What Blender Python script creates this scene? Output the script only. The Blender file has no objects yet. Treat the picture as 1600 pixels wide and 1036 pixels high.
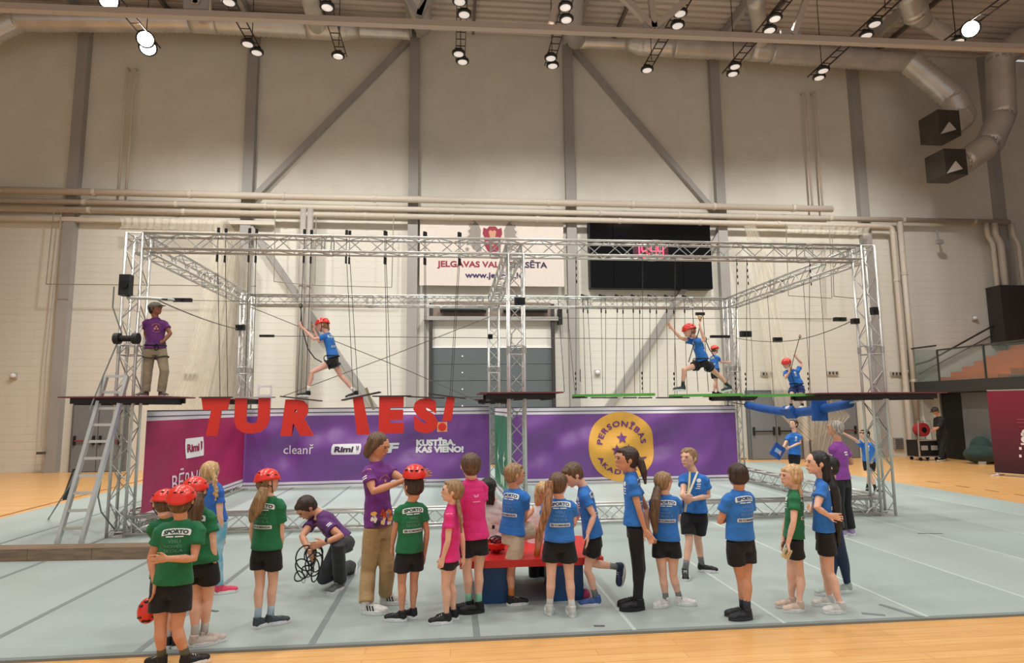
import bpy, bmesh, math, random
import numpy as np
from mathutils import Vector, Matrix
from mathutils.bvhtree import BVHTree
random.seed(7); RNG = np.random.RandomState(5)
SC = bpy.context.scene
COL = SC.collection

# ------------------------------------------------------------------ camera (photo frame 1600 x 1036)
FOC, PIT, YAW, ROL, EYE = 968.9, .121, .0985, .0094, 2.0
def ray(px, py):
    a = px-800; b = py-518; cr, sr = math.cos(ROL), math.sin(ROL)
    x = (a*cr-b*sr)/FOC; z = -(a*sr+b*cr)/FOC
    d = math.cos(PIT)-z*math.sin(PIT); zz = math.sin(PIT)+z*math.cos(PIT)
    return np.array([x*math.cos(YAW)+d*math.sin(YAW), -x*math.sin(YAW)+d*math.cos(YAW), zz])
CAMP = np.array([0, 0, EYE])
def G(px, py, z=0.0):            # pixel -> point on a horizontal plane
    r = ray(px, py); return CAMP+r*((z-EYE)/r[2])
def V(px, py, Y):                # pixel -> point at depth Y
    r = ray(px, py); return CAMP+r*(Y/r[1])
def VX(px, py, X):               # pixel -> point on a plane X = const
    r = ray(px, py); return CAMP+r*(X/r[0])
cam = bpy.data.objects.new('camera', bpy.data.cameras.new('camera')); COL.objects.link(cam)
cam.data.sensor_width = 36; cam.data.lens = FOC/1600*36; cam.data.clip_end = 200
_r = Vector(ray(801, 518)-ray(800, 518)).normalized(); _u = Vector(ray(800, 517)-ray(800, 518)).normalized(); _f = _u.cross(_r)
cam.matrix_world = Matrix(((_r.x, _u.x, -_f.x, 0), (_r.y, _u.y, -_f.y, 0), (_r.z, _u.z, -_f.z, EYE), (0, 0, 0, 1)))
SC.camera = cam

# ------------------------------------------------------------------ world, lamps, exposure
w = bpy.data.worlds.new('world'); SC.world = w; w.use_nodes = True
w.node_tree.nodes['Background'].inputs[0].default_value = (.98, .98, 1.0, 1)
w.node_tree.nodes['Background'].inputs[1].default_value = .50
SC.view_settings.view_transform = 'Standard'; SC.view_settings.look = 'None'
SC.view_settings.exposure = 0.0; SC.view_settings.gamma = 1; SC.view_settings.use_curve_mapping = False
LAMP_X = [-8.32, -5.53, -3.17, .25, 2.9, 5.88, 8.43, 11.2, 13.95]
def hall_spot(x, y, z, power, ang=118, blend=.35, aim=(0, 0, -1), rad=.3, col=(1, .985, .96)):
    l = bpy.data.lights.new('hall_spot', 'SPOT'); l.energy = power; l.spot_size = math.radians(ang); l.spot_blend = blend
    l.shadow_soft_size = rad; l.color = col
    o = bpy.data.objects.new('hall_spot', l); COL.objects.link(o); o.location = (x, y, z)
    o.rotation_euler = Vector(aim).to_track_quat('-Z', 'Y').to_euler()
for _y, _p in ((16.8, 1650), (14.5, 650), (10.5, 560), (6, 620), (1.5, 620)):
    for _x in (-8.32, -3.17, 2.9, 8.43, 13.95):
        hall_spot(_x, _y, 11.85, _p*(1.15 if _x < -5 else .9 if _x > 8 else 1), aim=(0, .42, -1) if _y > 16 else (0, 0, -1), ang=136 if _y > 16 else 118, blend=.9 if _y > 16 else .35)

# ------------------------------------------------------------------ materials
MATS = {}
def lin(c):
    return tuple((v/12.92 if v <= .04045 else ((v+.055)/1.055)**2.4) for v in [x/255 for x in c])
def mat(name, rgb, rough=.6, metal=0.0, var=0.0, scale=8.0, bump=0.0, bscale=60.0, stretch=(1, 1, 1), emit=0.0, coat=0.0, rgb2=None, alpha=1.0, spec=.5, sheen=0.0, coords='Object'):
    if name in MATS: return MATS[name]
    m = bpy.data.materials.new(name); m.use_nodes = True; nt = m.node_tree; b = nt.nodes['Principled BSDF']
    c = lin(rgb); b.inputs['Base Color'].default_value = (*c, 1)
    b.inputs['Roughness'].default_value = rough; b.inputs['Metallic'].default_value = metal
    b.inputs['Specular IOR Level'].default_value = spec
    if sheen: b.inputs['Sheen Weight'].default_value = sheen
    if coat: b.inputs['Coat Weight'].default_value = coat; b.inputs['Coat Roughness'].default_value = .15
    if alpha < 1: b.inputs['Alpha'].default_value = alpha
    if emit: b.inputs['Emission Color'].default_value = (*c, 1); b.inputs['Emission Strength'].default_value = emit
    if var or rgb2 or bump:
        tc = nt.nodes.new('ShaderNodeTexCoord'); mp = nt.nodes.new('ShaderNodeMapping'); mp.inputs['Scale'].default_value = stretch
        nt.links.new(tc.outputs[coords], mp.inputs[0])
    if var or rgb2:
        n = nt.nodes.new('ShaderNodeTexNoise'); n.inputs['Scale'].default_value = scale; n.inputs['Detail'].default_value = 4
        nt.links.new(mp.outputs[0], n.inputs[0])
        r = nt.nodes.new('ShaderNodeValToRGB')
        c2 = lin(rgb2) if rgb2 else tuple(min(1, v*(1+var)) for v in c); c1 = c if rgb2 else tuple(v*(1-var) for v in c)
        r.color_ramp.elements[0].color = (*c1, 1); r.color_ramp.elements[1].color = (*c2, 1)
        r.color_ramp.elements[0].position = .35; r.color_ramp.elements[1].position = .65
        nt.links.new(n.outputs[0], r.inputs[0]); nt.links.new(r.outputs[0], b.inputs['Base Color'])
    if bump:
        n2 = nt.nodes.new('ShaderNodeTexNoise'); n2.inputs['Scale'].default_value = bscale; n2.inputs['Detail'].default_value = 3
        nt.links.new(mp.outputs[0], n2.inputs[0])
        bp = nt.nodes.new('ShaderNodeBump'); bp.inputs['Strength'].default_value = bump; bp.inputs['Distance'].default_value = .02
        nt.links.new(n2.outputs[0], bp.inputs['Height']); nt.links.new(bp.outputs[0], b.inputs['Normal'])
    MATS[name] = m; return m
def skin(rgb): return mat('skin_%d_%d_%d' % rgb, rgb, .55, var=.06, scale=14, spec=.35)
def cloth(name, rgb, rough=.8): return mat(name, rgb, rough, var=.07, scale=6, bump=.9, bscale=7, stretch=(1, 1, 1.8), sheen=.1)
def hairm(name, rgb, rgb2): return mat(name, rgb, .5, rgb2=rgb2, scale=1.0, stretch=(55, 55, 7), bump=.6, bscale=1.0)
ALU = mat('aluminium', (214, 213, 208), .34, .72, var=.05, scale=3)
ALU2 = mat('aluminium_dull', (186, 186, 182), .42, .6, var=.06, scale=5)
STEEL_G = mat('grey_painted_steel', (162, 158, 152), .6, var=.05, scale=.7)
CREAM = mat('cream_painted_block', (221, 217, 203), .75, var=.035, scale=1.2, bump=.08, bscale=30)
PIPE = mat('cream_pipe_paint', (205, 194, 178), .5, var=.03)
PIPEG = mat('grey_pipe_paint', (176, 170, 160), .5, var=.03)
DUCT = mat('galvanised_duct', (214, 208, 200), .28, .4, var=.1, scale=1.5)
DUCTD = mat('dark_galvanised_sheet', (96, 92, 86), .42, .7, var=.08, scale=2)
BLACK = mat('black_plastic', (22, 22, 23), .5)
BLACKM = mat('black_metal', (28, 28, 28), .4, .4)
ROPE = mat('dark_rope', (70, 66, 58), .8)
WIRE = mat('steel_wire', (112, 108, 100), .45, .6)
WHITE = mat('white_print', (238, 236, 236), .6)
RED = mat('red_board', (222, 48, 34), .45, var=.04, scale=2)
HELM = mat('red_helmet_shell', (232, 52, 42), .28, coat=.3)
MAROON = mat('maroon_deck', (112, 50, 56), .6, var=.1)
DECKU = mat('dark_deck_frame', (46, 38, 36), .6)
GREENP = mat('green_plank', (92, 172, 72), .5, var=.08, scale=3)
PURP = mat('purple_banner_cloth', (126, 76, 152), .36, var=.05, scale=1.0)
MAGE = mat('magenta_banner_cloth', (168, 38, 86), .5, var=.05, scale=1.0)
GRNB = mat('green_banner_cloth', (52, 128, 84), .38, var=.08, scale=1.5)
WBAN = mat('white_banner_cloth', (226, 220, 226), .5)
DLINE = mat('banner_dark_line', (70, 56, 80), .6)
ORANGE = mat('orange_print', (238, 178, 74), .5, var=.03)
GREYD = mat('grey_door_paint', (120, 124, 126), .5, var=.03)
GATEG = mat('grey_gate_panel', (98, 106, 106), .5, var=.04, stretch=(1, 1, 6))
BLUEF = mat('blue_foam_cover', (30, 84, 158), .55, var=.1, bump=.4, bscale=12)
NETM = mat('net_curtain', (232, 226, 208), .9, alpha=.42, var=.05, scale=3)
NETM2 = mat('net_curtain_dark', (192, 182, 164), .9, alpha=.5, var=.05, scale=3)
WOODB = mat('worn_wood_beam', (146, 122, 98), .7, rgb2=(116, 96, 78), scale=3, stretch=(1, 12, 12), bump=.2, bscale=20)
EYEM = mat('dark_eye', (40, 30, 26), .3); LIP = mat('lips', (178, 98, 88), .5)

def floor_wood():
    m = bpy.data.materials.new('varnished_board_floor'); m.use_nodes = True; nt = m.node_tree; b = nt.nodes['Principled BSDF']
    tc = nt.nodes.new('ShaderNodeTexCoord'); mp = nt.nodes.new('ShaderNodeMapping'); nt.links.new(tc.outputs['Object'], mp.inputs[0])
    br = nt.nodes.new('ShaderNodeTexBrick'); nt.links.new(mp.outputs[0], br.inputs[0])
    br.inputs['Color1'].default_value = (*lin((238, 186, 120)), 1); br.inputs['Color2'].default_value = (*lin((230, 174, 106)), 1)
    br.inputs['Mortar'].default_value = (*lin((206, 150, 90)), 1)
    br.inputs['Scale'].default_value = 1; br.inputs['Brick Width'].default_value = 1.9; br.inputs['Row Height'].default_value = .13
    br.inputs['Mortar Size'].default_value = .003; br.offset = .37
    n = nt.nodes.new('ShaderNodeTexNoise'); mp2 = nt.nodes.new('ShaderNodeMapping'); mp2.inputs['Scale'].default_value = (1.4, 16, 1)
    nt.links.new(tc.outputs['Object'], mp2.inputs[0]); nt.links.new(mp2.outputs[0], n.inputs[0]); n.inputs['Scale'].default_value = 1.6; n.inputs['Detail'].default_value = 5
    mx = nt.nodes.new('ShaderNodeMix'); mx.data_type = 'RGBA'; mx.blend_type = 'MULTIPLY'; mx.inputs['Factor'].default_value = .35
    r = nt.nodes.new('ShaderNodeValToRGB'); r.color_ramp.elements[0].color = (.72, .66, .6, 1); r.color_ramp.elements[1].color = (1, 1, 1, 1)
    r.color_ramp.elements[0].position = .3; r.color_ramp.elements[1].position = .6
    nt.links.new(n.outputs[0], r.inputs[0]); nt.links.new(br.outputs[0], mx.inputs['A']); nt.links.new(r.outputs[0], mx.inputs['B'])
    nt.links.new(mx.outputs['Result'], b.inputs['Base Color']); b.inputs['Roughness'].default_value = .27
    return m
FLOORW = floor_wood()
MATG = mat('grey_mat_vinyl', (170, 183, 178), .5, rgb2=(160, 173, 168), scale=.9, stretch=(1, .5, 1), bump=.04, bscale=9, spec=.4)
MATG2 = mat('grey_mat_vinyl_paler', (174, 186, 181), .5, rgb2=(164, 176, 171), scale=.8, stretch=(1, .4, 1), bump=.04, bscale=9, spec=.4)
TAPED = mat('dark_seam_tape', (128, 138, 136), .6); TAPEL = mat('pale_seam_tape', (196, 206, 200), .5)

NM = ['first', 'second', 'third', 'fourth', 'fifth', 'sixth', 'seventh', 'eighth', 'ninth', 'tenth']
# ------------------------------------------------------------------ mesh builder
def nrm(v): v = np.asarray(v, float); return v/(np.linalg.norm(v)+1e-12)
def perp(d):
    d = nrm(d); a = np.array([0, 0, 1.]) if abs(d[2]) < .9 else np.array([0, 1., 0]); return nrm(np.cross(a, d))
class MB:
    def __init__(s): s.v = []; s.f = []; s.n = 0
    def add(s, vs, fs):
        s.v.append(np.asarray(vs, float)); s.f += [tuple(i+s.n for i in f) for f in fs]; s.n += len(vs); return s
    def box(s, c, size, rot=None):
        h = np.array(size)/2; c = np.array(c, float)
        vs = np.array([[x, y, z] for x in (-1, 1) for y in (-1, 1) for z in (-1, 1)])*h
        if rot is not None: vs = vs@np.array(rot).T
        return s.add(vs+c, [(0, 1, 3, 2), (4, 6, 7, 5), (0, 4, 5, 1), (2, 3, 7, 6), (0, 2, 6, 4), (1, 5, 7, 3)])
    def box2(s, a, b): a = np.array(a, float); b = np.array(b, float); return s.box((a+b)/2, np.abs(b-a))
    def bar(s, p, q, w, h, up=(0, 0, 1)):
        p = np.array(p, float); q = np.array(q, float); d = nrm(q-p); r = np.cross(d, up)
        if np.linalg.norm(r) < 1e-4: r = perp(d)
        r = nrm(r); u = np.cross(r, d); L = np.linalg.norm(q-p)
        return s.box((p+q)/2, (w, L, h), np.array([r, d, u]).T)
    def loft(s, pts, ra, rb=None, ax=None, n=12, cap=True):
        pts = np.asarray(pts, float); k = len(pts); ra = np.broadcast_to(np.asarray(ra, float), (k,)); rb = ra if rb is None else np.broadcast_to(np.asarray(rb, float), (k,))
        base = s.n; vs = []; prev = None
        for i in range(k):
            t = nrm(pts[min(i+1, k-1)]-pts[max(i-1, 0)])
            if ax is not None: a = np.asarray(ax[i] if np.ndim(ax) == 2 else ax, float)
            else: a = prev if prev is not None else perp(t)
            a = a-t*np.dot(a, t); a = nrm(a); prev = a; b = np.cross(t, a)
            th = np.arange(n)*2*math.pi/n
            vs.append(pts[i]+np.outer(np.cos(th)*ra[i], a)+np.outer(np.sin(th)*rb[i], b))
        fs = [(i*n+j, i*n+(j+1) % n, (i+1)*n+(j+1) % n, (i+1)*n+j) for i in range(k-1) for j in range(n)]
        if cap: fs += [tuple(range(n))[::-1], tuple((k-1)*n+j for j in range(n))]
        return s.add(np.concatenate(vs), fs)
    def tube(s, pts, r, n=8): return s.loft(pts, r, n=n)
    def cyl(s, p, q, r, n=8, r2=None): return s.loft([p, q], [r, r if r2 is None else r2], n=n)
    def ell(s, c, r, axes=None, n=14, m=9):
        c = np.array(c, float); A = np.eye(3) if axes is None else np.array(axes, float)
        vs = [[0, 0, 1.]]
        for i in range(1, m):
            ph = math.pi*i/m
            for j in range(n): th = 2*math.pi*j/n; vs.append([math.sin(ph)*math.cos(th), math.sin(ph)*math.sin(th), math.cos(ph)])
        vs.append([0, 0, -1.]); vs = np.array(vs)*np.array(r)@A+c
        fs = [(0, 1+j, 1+(j+1) % n) for j in range(n)]
        for i in range(m-2):
            a = 1+i*n; fs += [(a+j, a+n+j, a+n+(j+1) % n, a+(j+1) % n) for j in range(n)]
        a = 1+(m-2)*n; e = len(vs)-1; fs += [(a+j, e, a+(j+1) % n) for j in range(n)]
        return s.add(vs, fs)
    def lathe(s, prof, c=(0, 0, 0), n=16, axis=None):
        vs = []; c = np.array(c, float); A = np.eye(3) if axis is None else np.array(axis)
        for r, z in prof:
            for j in range(n): th = 2*math.pi*j/n; vs.append([r*math.cos(th), r*math.sin(th), z])
        k = len(prof); fs = [(i*n+j, i*n+(j+1) % n, (i+1)*n+(j+1) % n, (i+1)*n+j) for i in range(k-1) for j in range(n)]
        fs += [tuple(range(n))[::-1], tuple((k-1)*n+j for j in range(n))]
        return s.add(np.array(vs)@A+c, fs)
    def grid(s, P):   # P: (m,n,3)
        m, n = P.shape[:2]
        return s.add(P.reshape(-1, 3), [(i*n+j, i*n+j+1, (i+1)*n+j+1, (i+1)*n+j) for i in range(m-1) for j in range(n-1)])
    def mesh(s, name, m=None, org=(0, 0, 0), smooth=False):
        me = bpy.data.meshes.new(name); v = np.concatenate(s.v)-np.array(org)
        me.from_pydata(v.tolist(), [], s.f)
        if m: me.materials.append(m)
        if smooth: me.polygons.foreach_set('use_smooth', [True]*len(me.polygons))
        me.update(); return me
    def obj(s, name, m, parent=None, org=None, smooth=False, **tags):
        if org is None: org = tuple(parent['_o']) if parent is not None and '_o' in parent else (0, 0, 0)
        return link(name, s.mesh(name, m, org, smooth), parent, **tags)
def link(name, me, parent=None, loc=None, **tags):
    o = bpy.data.objects.new(name, me); COL.objects.link(o)
    if parent is not None:
        o.parent = parent
        if '_o' in parent: o['_o'] = list(parent['_o'])
    if loc is not None: o.location = loc
    tag(o, **tags); return o
def tag(o, label=None, category=None, group=None, kind=None):
    for k, v in (('label', label), ('category', category), ('group', group), ('kind', kind)):
        if v: o[k] = v
    return o
def thing(name, label, cat, org, group=None):
    o = bpy.data.objects.new(name, None); COL.objects.link(o); o.empty_display_size = .1
    o.location = tuple(org); o['_o'] = [float(x) for x in org]; return tag(o, label, cat, group)
def solo(o, org, label, cat, group=None):      # a one-mesh thing built in world space
    return tag(o, label, cat, group)

TMP = bpy.data.scenes.new('tmp')
def tmp_dg():
    with bpy.context.temp_override(scene=TMP, view_layer=TMP.view_layers[0]): return bpy.context.evaluated_depsgraph_get()
def bake(me, mods):
    o = bpy.data.objects.new('t', me); TMP.collection.objects.link(o)
    for typ, kw in mods:
        md = o.modifiers.new('m', typ)
        for k, v in kw.items(): setattr(md, k, v)
    dg = tmp_dg()
    r = bpy.data.meshes.new_from_object(o.evaluated_get(dg), depsgraph=dg)
    bpy.data.objects.remove(o); bpy.data.meshes.remove(me); return r
def co_of(me):
    a = np.empty(len(me.vertices)*3); me.vertices.foreach_get('co', a); return a.reshape(-1, 3)
def set_co(me, a): me.vertices.foreach_set('co', a.ravel()); me.update()
def no_of(me):
    a = np.empty(len(me.vertices)*3); me.vertex_normals.foreach_get('vector', a); return a.reshape(-1, 3)
def fuse(mb, name, m, org, voxel, smooth=2, wrinkle=0.0, wk=(9, 9, 14), fac=.5):
    me = mb.mesh(name, None, org)
    me = bake(me, [('REMESH', dict(mode='VOXEL', voxel_size=voxel)), ('SMOOTH', dict(iterations=smooth, factor=fac))])
    if wrinkle:
        p = co_of(me); n = no_of(me); d = np.zeros(len(p))
        for i in range(7):
            k = RNG.randn(3)*np.array(wk)*(.7+.25*i); d += np.sin(p@k+RNG.rand()*6.28)/(1+.35*i)
        set_co(me, p+n*(d*wrinkle*.45)[:, None])
    me.materials.clear(); me.materials.append(m); me.name = name
    me.polygons.foreach_set('use_smooth', [True]*len(me.polygons)); return me
_TX = {}
def text2d(s, bold=.02, res=3, space=1.0):
    key = (s, bold, space)
    if key not in _TX:
        c = bpy.data.curves.new('t', 'FONT'); c.body = s; c.size = 1; c.offset = bold; c.resolution_u = res; c.fill_mode = 'FRONT'; c.space_character = space
        o = bpy.data.objects.new('t', c); TMP.collection.objects.link(o); dg = tmp_dg()
        me = bpy.data.meshes.new_from_object(o.evaluated_get(dg), depsgraph=dg)
        v = co_of(me); f = [tuple(p.vertices) for p in me.polygons]
        bpy.data.objects.remove(o); bpy.data.curves.remove(c); bpy.data.meshes.remove(me)
        v = v[:, :2].copy(); mn = v.min(0); mx = v.max(0); v -= (mn+mx)/2; _TX[key] = (v, f, mx-mn)
    return _TX[key]
def fit(s, W, H=None, cx=0, cy=0, shear=0.0, **kw):
    v, f, sz = text2d(s, **kw); sx = W/sz[0]; sy = sx if H is None else H/sz[1]
    q = v*np.array([sx, sy]); q[:, 0] += q[:, 1]*shear; return q+np.array([cx, cy]), f
def arc(q, R, cx, cy, top=True):   # bend a centred text round a circle
    v, f = q
    a = v[:, 0]/R; r = R+v[:, 1] if top else R-v[:, 1]
    x = np.sin(a)*r; y = np.cos(a)*r if top else -np.cos(a)*r
    return np.stack([x+cx, y+cy], 1), f
def join2(items):
    vs = []; fs = []; n = 0
    for v, f in items: vs.append(v); fs += [tuple(i+n for i in g) for g in f]; n += len(v)
    return np.concatenate(vs), fs
def rrect(w_, h_, cx=0, cy=0, nx=14, ny=4, r=.2, bend=0.0, shear=0.0):
    xs = np.linspace(-1, 1, nx+1); ys = np.linspace(-1, 1, ny+1); v = []
    for y in ys:
        for x in xs:
            k = 1-r*h_/w_*max(0, abs(y)-.5)*2 if abs(x) > .99 else 1
            X = x*k*w_/2; Y = y*h_/2; v.append([cx+X+Y*shear, cy+Y-bend*(x*x)])
    n = nx+1; f = [(j*n+i, j*n+i+1, (j+1)*n+i+1, (j+1)*n+i) for j in range(ny) for i in range(nx)]
    return np.array(v), f
def disc2(R, cx=0, cy=0, n=48, m=8):
    v = [[cx, cy]]; f = []
    for i in range(1, m+1):
        for j in range(n): t = 2*math.pi*j/n; v.append([cx+R*i/m*math.cos(t), cy+R*i/m*math.sin(t)])
    f += [(0, 1+j, 1+(j+1) % n) for j in range(n)]
    for i in range(m-1): a = 1+i*n; f += [(a+j, a+n+j, a+n+(j+1) % n, a+(j+1) % n) for j in range(n)]
    return np.array(v), f
def star2(R, cx=0, cy=0, rot=0):
    v = [[cx, cy]]+[[cx+(R if k % 2 == 0 else R*.45)*math.sin(rot+k*math.pi/5), cy+(R if k % 2 == 0 else R*.45)*math.cos(rot+k*math.pi/5)] for k in range(10)]
    return np.array(v), [(0, 1+(k+1) % 10, 1+k) for k in range(10)]
def poly2(pts): return np.array(pts, float), [tuple(range(len(pts)))]
def bvh_of(me, org): 
    v = co_of(me)+np.array(org); return BVHTree.FromPolygons([tuple(x) for x in v], [tuple(p.vertices) for p in me.polygons])
def decal(q, bvh, o, right, up, name, m, parent, off=.003, depth=.6, kind=None):
    v, f = q; right = nrm(right); up = nrm(up); n = nrm(np.cross(right, up)); o = np.array(o, float)
    P = []; ok = []
    for x, y in v:
        p = o+right*x+up*y; h = bvh.ray_cast(Vector(p+n*depth), Vector(-n), depth*2) if bvh else (None,)
        if h[0] is None: P.append(p); ok.append(bvh is None)
        else: P.append(np.array(h[0])+n*off); ok.append(True)
    f = [g for g in f if all(ok[i] for i in g)]
    if not f: return None
    mb = MB().add(np.array(P), f); ob = mb.obj(name, m, parent, kind='stuff' if name == 'hem_artwork' else None); return ob
def tint(c): return mat('print_%d_%d_%d' % c, c, .6)

# ================================================================== SETTING
YW = 22.24; WX0, WX1 = -20.5, 24.3; CEIL = 16.2
PITCH = 5.82; C0 = -13.03
COLX = [C0+PITCH*i for i in range(-1, 7)]
MB().box2((WX0, -6, -.2), (WX1, YW+.3, 0)).obj('floor', FLOORW, kind='structure')
wb = MB().box2((WX0, YW+.06, 0), (WX1, YW+.3, CEIL)).obj('wall_back', CREAM, kind='structure')
wb['_o'] = [0, 0, 0]
blk = MB().box2((-PITCH/2+.002, YW, .0014), (PITCH/2-.002, YW+.08, .2486)).mesh('wall_block', CREAM)
for i in range(8):
    cx = C0+PITCH*(i-1.5)+.0
    for k in range(36):
        link('wall_block', blk, wb, (cx+PITCH*.0, random.uniform(-.0015, .0015), k*.25))
up_ = MB()
for i in range(8):
    cx = C0+PITCH*(i-1.5)
    for k in range(36, 65): up_.box2((cx-PITCH/2+.001, YW+.001, k*.25+.0006), (cx+PITCH/2-.001, YW+.08, k*.25+.2494))
up_.obj('upper_block_courses', CREAM, wb, kind='stuff')
MB().box2((WX0-.3, -6, 0), (WX0, YW+.3, CEIL)).obj('wall_left', CREAM, kind='structure')
MB().box2((WX1, -6, 0), (WX1+.3, YW+.3, CEIL)).obj('wall_right', mat('dim_grey_wall', (128, 120, 112), .8), kind='structure')
MB().box2((-8.4, YW-.03, 0), (10.8, YW, .06)).obj('baseboard_back', mat('baseboard_wood', (150, 104, 66), .6), kind='structure')
# ceiling: corrugated deck, built as one corrugated sheet
n = 84; ys = None; P = np.zeros((n*4, 2, 3)); i = 0
for k in range(n):
    y0 = -6+k*(YW+6)/n; d = (YW+6)/n
    for yy, zz in ((0, 0), (.5, 0), (.55, .09), (.95, .09)):
        P[i, :, 1] = y0+yy*d; P[i, :, 2] = CEIL-.05+zz; P[i, 0, 0] = WX0; P[i, 1, 0] = WX1; i += 1
MB().grid(P).obj('ceiling', mat('painted_steel_deck', (206, 194, 184), .6), kind='structure')
MB().box2((WX0, -6, CEIL+.1), (WX1, YW, CEIL+.2)).obj('roof_slab', STEEL_G, kind='structure')
# wall columns and bracing
for i, x in enumerate(COLX):
    MB().box2((x-.18, YW-.26, 0), (x+.18, YW+.02, CEIL)).obj('trim_%d' % (i+1), STEEL_G, kind='structure')
nb = len(COLX)
bi = 0
for a, b in (((COLX[3], 16.0), (COLX[2]-.1, 9.1)), ((COLX[4], 16.0), (COLX[5]+.1, 8.9)), ((COLX[2], 8.6), (COLX[3], .2)), ((COLX[5], 8.6), (COLX[4], .2))):
    bi += 1
    MB().bar((a[0], YW-.12, a[1]), (b[0], YW-.12, b[1]), .2, .22, (0, 1, 0)).obj('trim_%d' % (nb+bi), STEEL_G, kind='structure')
# roof truss across the hall: bottom chord, gussets, diagonals
TY, TZ = 14.0, 11.22
rt = thing('roof_truss', 'long pale steel roof truss chord crossing the top of the hall', 'roof truss', (1, TY, TZ))
def zc(px): return V(px, 0, TY)[0]
p0 = V(-60, 9, TY); p1 = V(1660, 78, TY)
MB().bar((p0[0], TY, p0[2]), (p1[0], TY, p1[2]), .17, .15).obj('chord', mat('pale_beam_paint', (186, 172, 160), .55), rt)
for px in (307, 1020, 1232):
    x = zc(px); z = TZ
    MB().box((x, TY, z+.12), (.55, .05, .24)).obj('gusset', STEEL_G, rt)
BEAMP = MATS['pale_beam_paint']
for a, b in (((1020, 12.0), (870, 0)), ((1020, 0), (1010, 0)), ((1020, 0), (1185, 0)), ((1235, 0), (1300, 0)), ((307, 0), (250, 0)), ((307, 0), (365, 0)), ((655, 0), (560, 0)), ((655, 0), (700, 0)), ((655, 0), (740, 0)), ((860, 0), (900, 0))):
    xa = zc(a[0])+(.0 if a[0] != 860 else 0); xb = xa+(b[0]-a[0])/34.0
    MB().bar((xa, TY, TZ+.1), (xb, TY, 15.9), .14, .14, (0, 1, 0)).obj('diagonal', BEAMP if a[0] != 655 else STEEL_G, rt)
MB().bar((p0[0], TY, 15.85), (p1[0], TY, 15.85), .3, .26).obj('top_chord', BEAMP, rt)
for i, x in enumerate(COLX[1:7]):
    for dx in ((-.16, .16) if i in (2, 3) else (0,)):
        MB().box2((x+dx-.08, -2, CEIL-.45), (x+dx+.08, YW-.3, CEIL-.06)).obj('roof_girder', STEEL_G, label='grey steel girder under the roof deck, %s' % ['furthest left', 'left of the crest banner brace', 'beside the crest banner', 'beside the black screen', 'right of the black screen', 'near the right duct'][i]+(' left flange' if dx < 0 else ' right flange' if dx > 0 else ''), category='girder', group='roof girders')
for k in range(6):
    x = -10+5.4*k
    MB().box2((x-.05, -2, CEIL-.22), (x+.05, YW-.3, CEIL-.06)).obj('roof_purlin', mat('purlin_paint', (112, 102, 94), .7), label='narrow dark purlin under the ribbed roof deck, %s from the left' % NM[k], category='purlin', group='roof purlins')
# thin hanging rods from the roof
# ---------------- wall pipes
def pipe(name, pts, r, m, label, n=10, group=None, rings=True):
    t = thing(name, label, 'pipe', pts[0], group)
    mb = MB()
    q = [np.array(pts[0], float)]
    for i in range(1, len(pts)-1):
        a, b, c = [np.array(pts[k], float) for k in (i-1, i, i+1)]; rr = min(r*2.2, np.linalg.norm(a-b)*.4, np.linalg.norm(c-b)*.4)
        A = b+nrm(a-b)*rr; C = b+nrm(c-b)*rr
        for u in (0, .33, .66, 1): q.append((1-u)**2*A+2*u*(1-u)*b+u*u*C)
    q.append(np.array(pts[-1], float))
    mb.tube(q, r, n).obj('tube', m, t, smooth=True)
    if rings:
        for a, b in zip(pts[:-1], pts[1:]):
            a = np.array(a, float); b = np.array(b, float); L = np.linalg.norm(b-a); k = int(L//2.9)
            for i in range(k):
                c = a+(b-a)*(i+.5)/k; MB().cyl(c-nrm(b-a)*.05, c+nrm(b-a)*.05, r*1.18, n).obj('pipe_clip', m, t)
    return t
PY = 21.75
pipe('wall_pipe', [(-20, PY, 9.42), (V(1300, 325, PY)[0], PY, 9.42)], .12, PIPE, 'thick cream pipe, topmost of the long pipes across the wall')
pipe('wall_pipe', [(-20, PY+.1, 9.08), (22, PY+.1, 9.08)], .10, PIPE, 'cream pipe, middle one of the long pipes across the wall')
xr = V(1396, 360, PY)[0]
pipe('wall_pipe', [(-20, PY+.05, 8.8), (xr, PY+.05, 8.8), (xr, PY+.05, .35), (xr+.45, PY+.05, .2)], .10, PIPE, 'cream pipe, lowest across the wall, turning down to the floor at right')
xr2 = V(1410, 360, PY)[0]
pipe('wall_pipe', [(xr2, PY+.1, 9.0), (xr2, PY+.1, .8)], .10, PIPE, 'vertical cream pipe dropping right beside the turned-down pipe')
for px, lb in ((470, 'grey vertical wall pipe behind the climbing girl, left of two'), (481, 'grey vertical wall pipe behind the climbing girl, right of two')):
    x = V(px, 500, PY)[0]; x2 = V(px+4, 340, PY)[0]
    pipe('wall_pipe', [(x2, PY, 9.0), (x2, PY, 6.6), (x, PY, 6.0), (x, PY, .05)], .11, PIPEG, lb, rings=False)
for px, lb in ((1550, 'pale vertical pipe above the dark wall panel, left one'), (1562, 'pale vertical pipe above the dark wall panel, middle one'), (1590, 'pale vertical pipe above the dark wall panel, right one')):
    x = V(px, 400, PY)[0]
    pipe('wall_pipe', [(x-.1, PY, 9.0), (x-.1, PY, 8.5), (x+.1, PY, 8.2), (x+.1, PY, 5.0)], .09 if px != 1562 else .13, PIPE, lb, rings=False)
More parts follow.
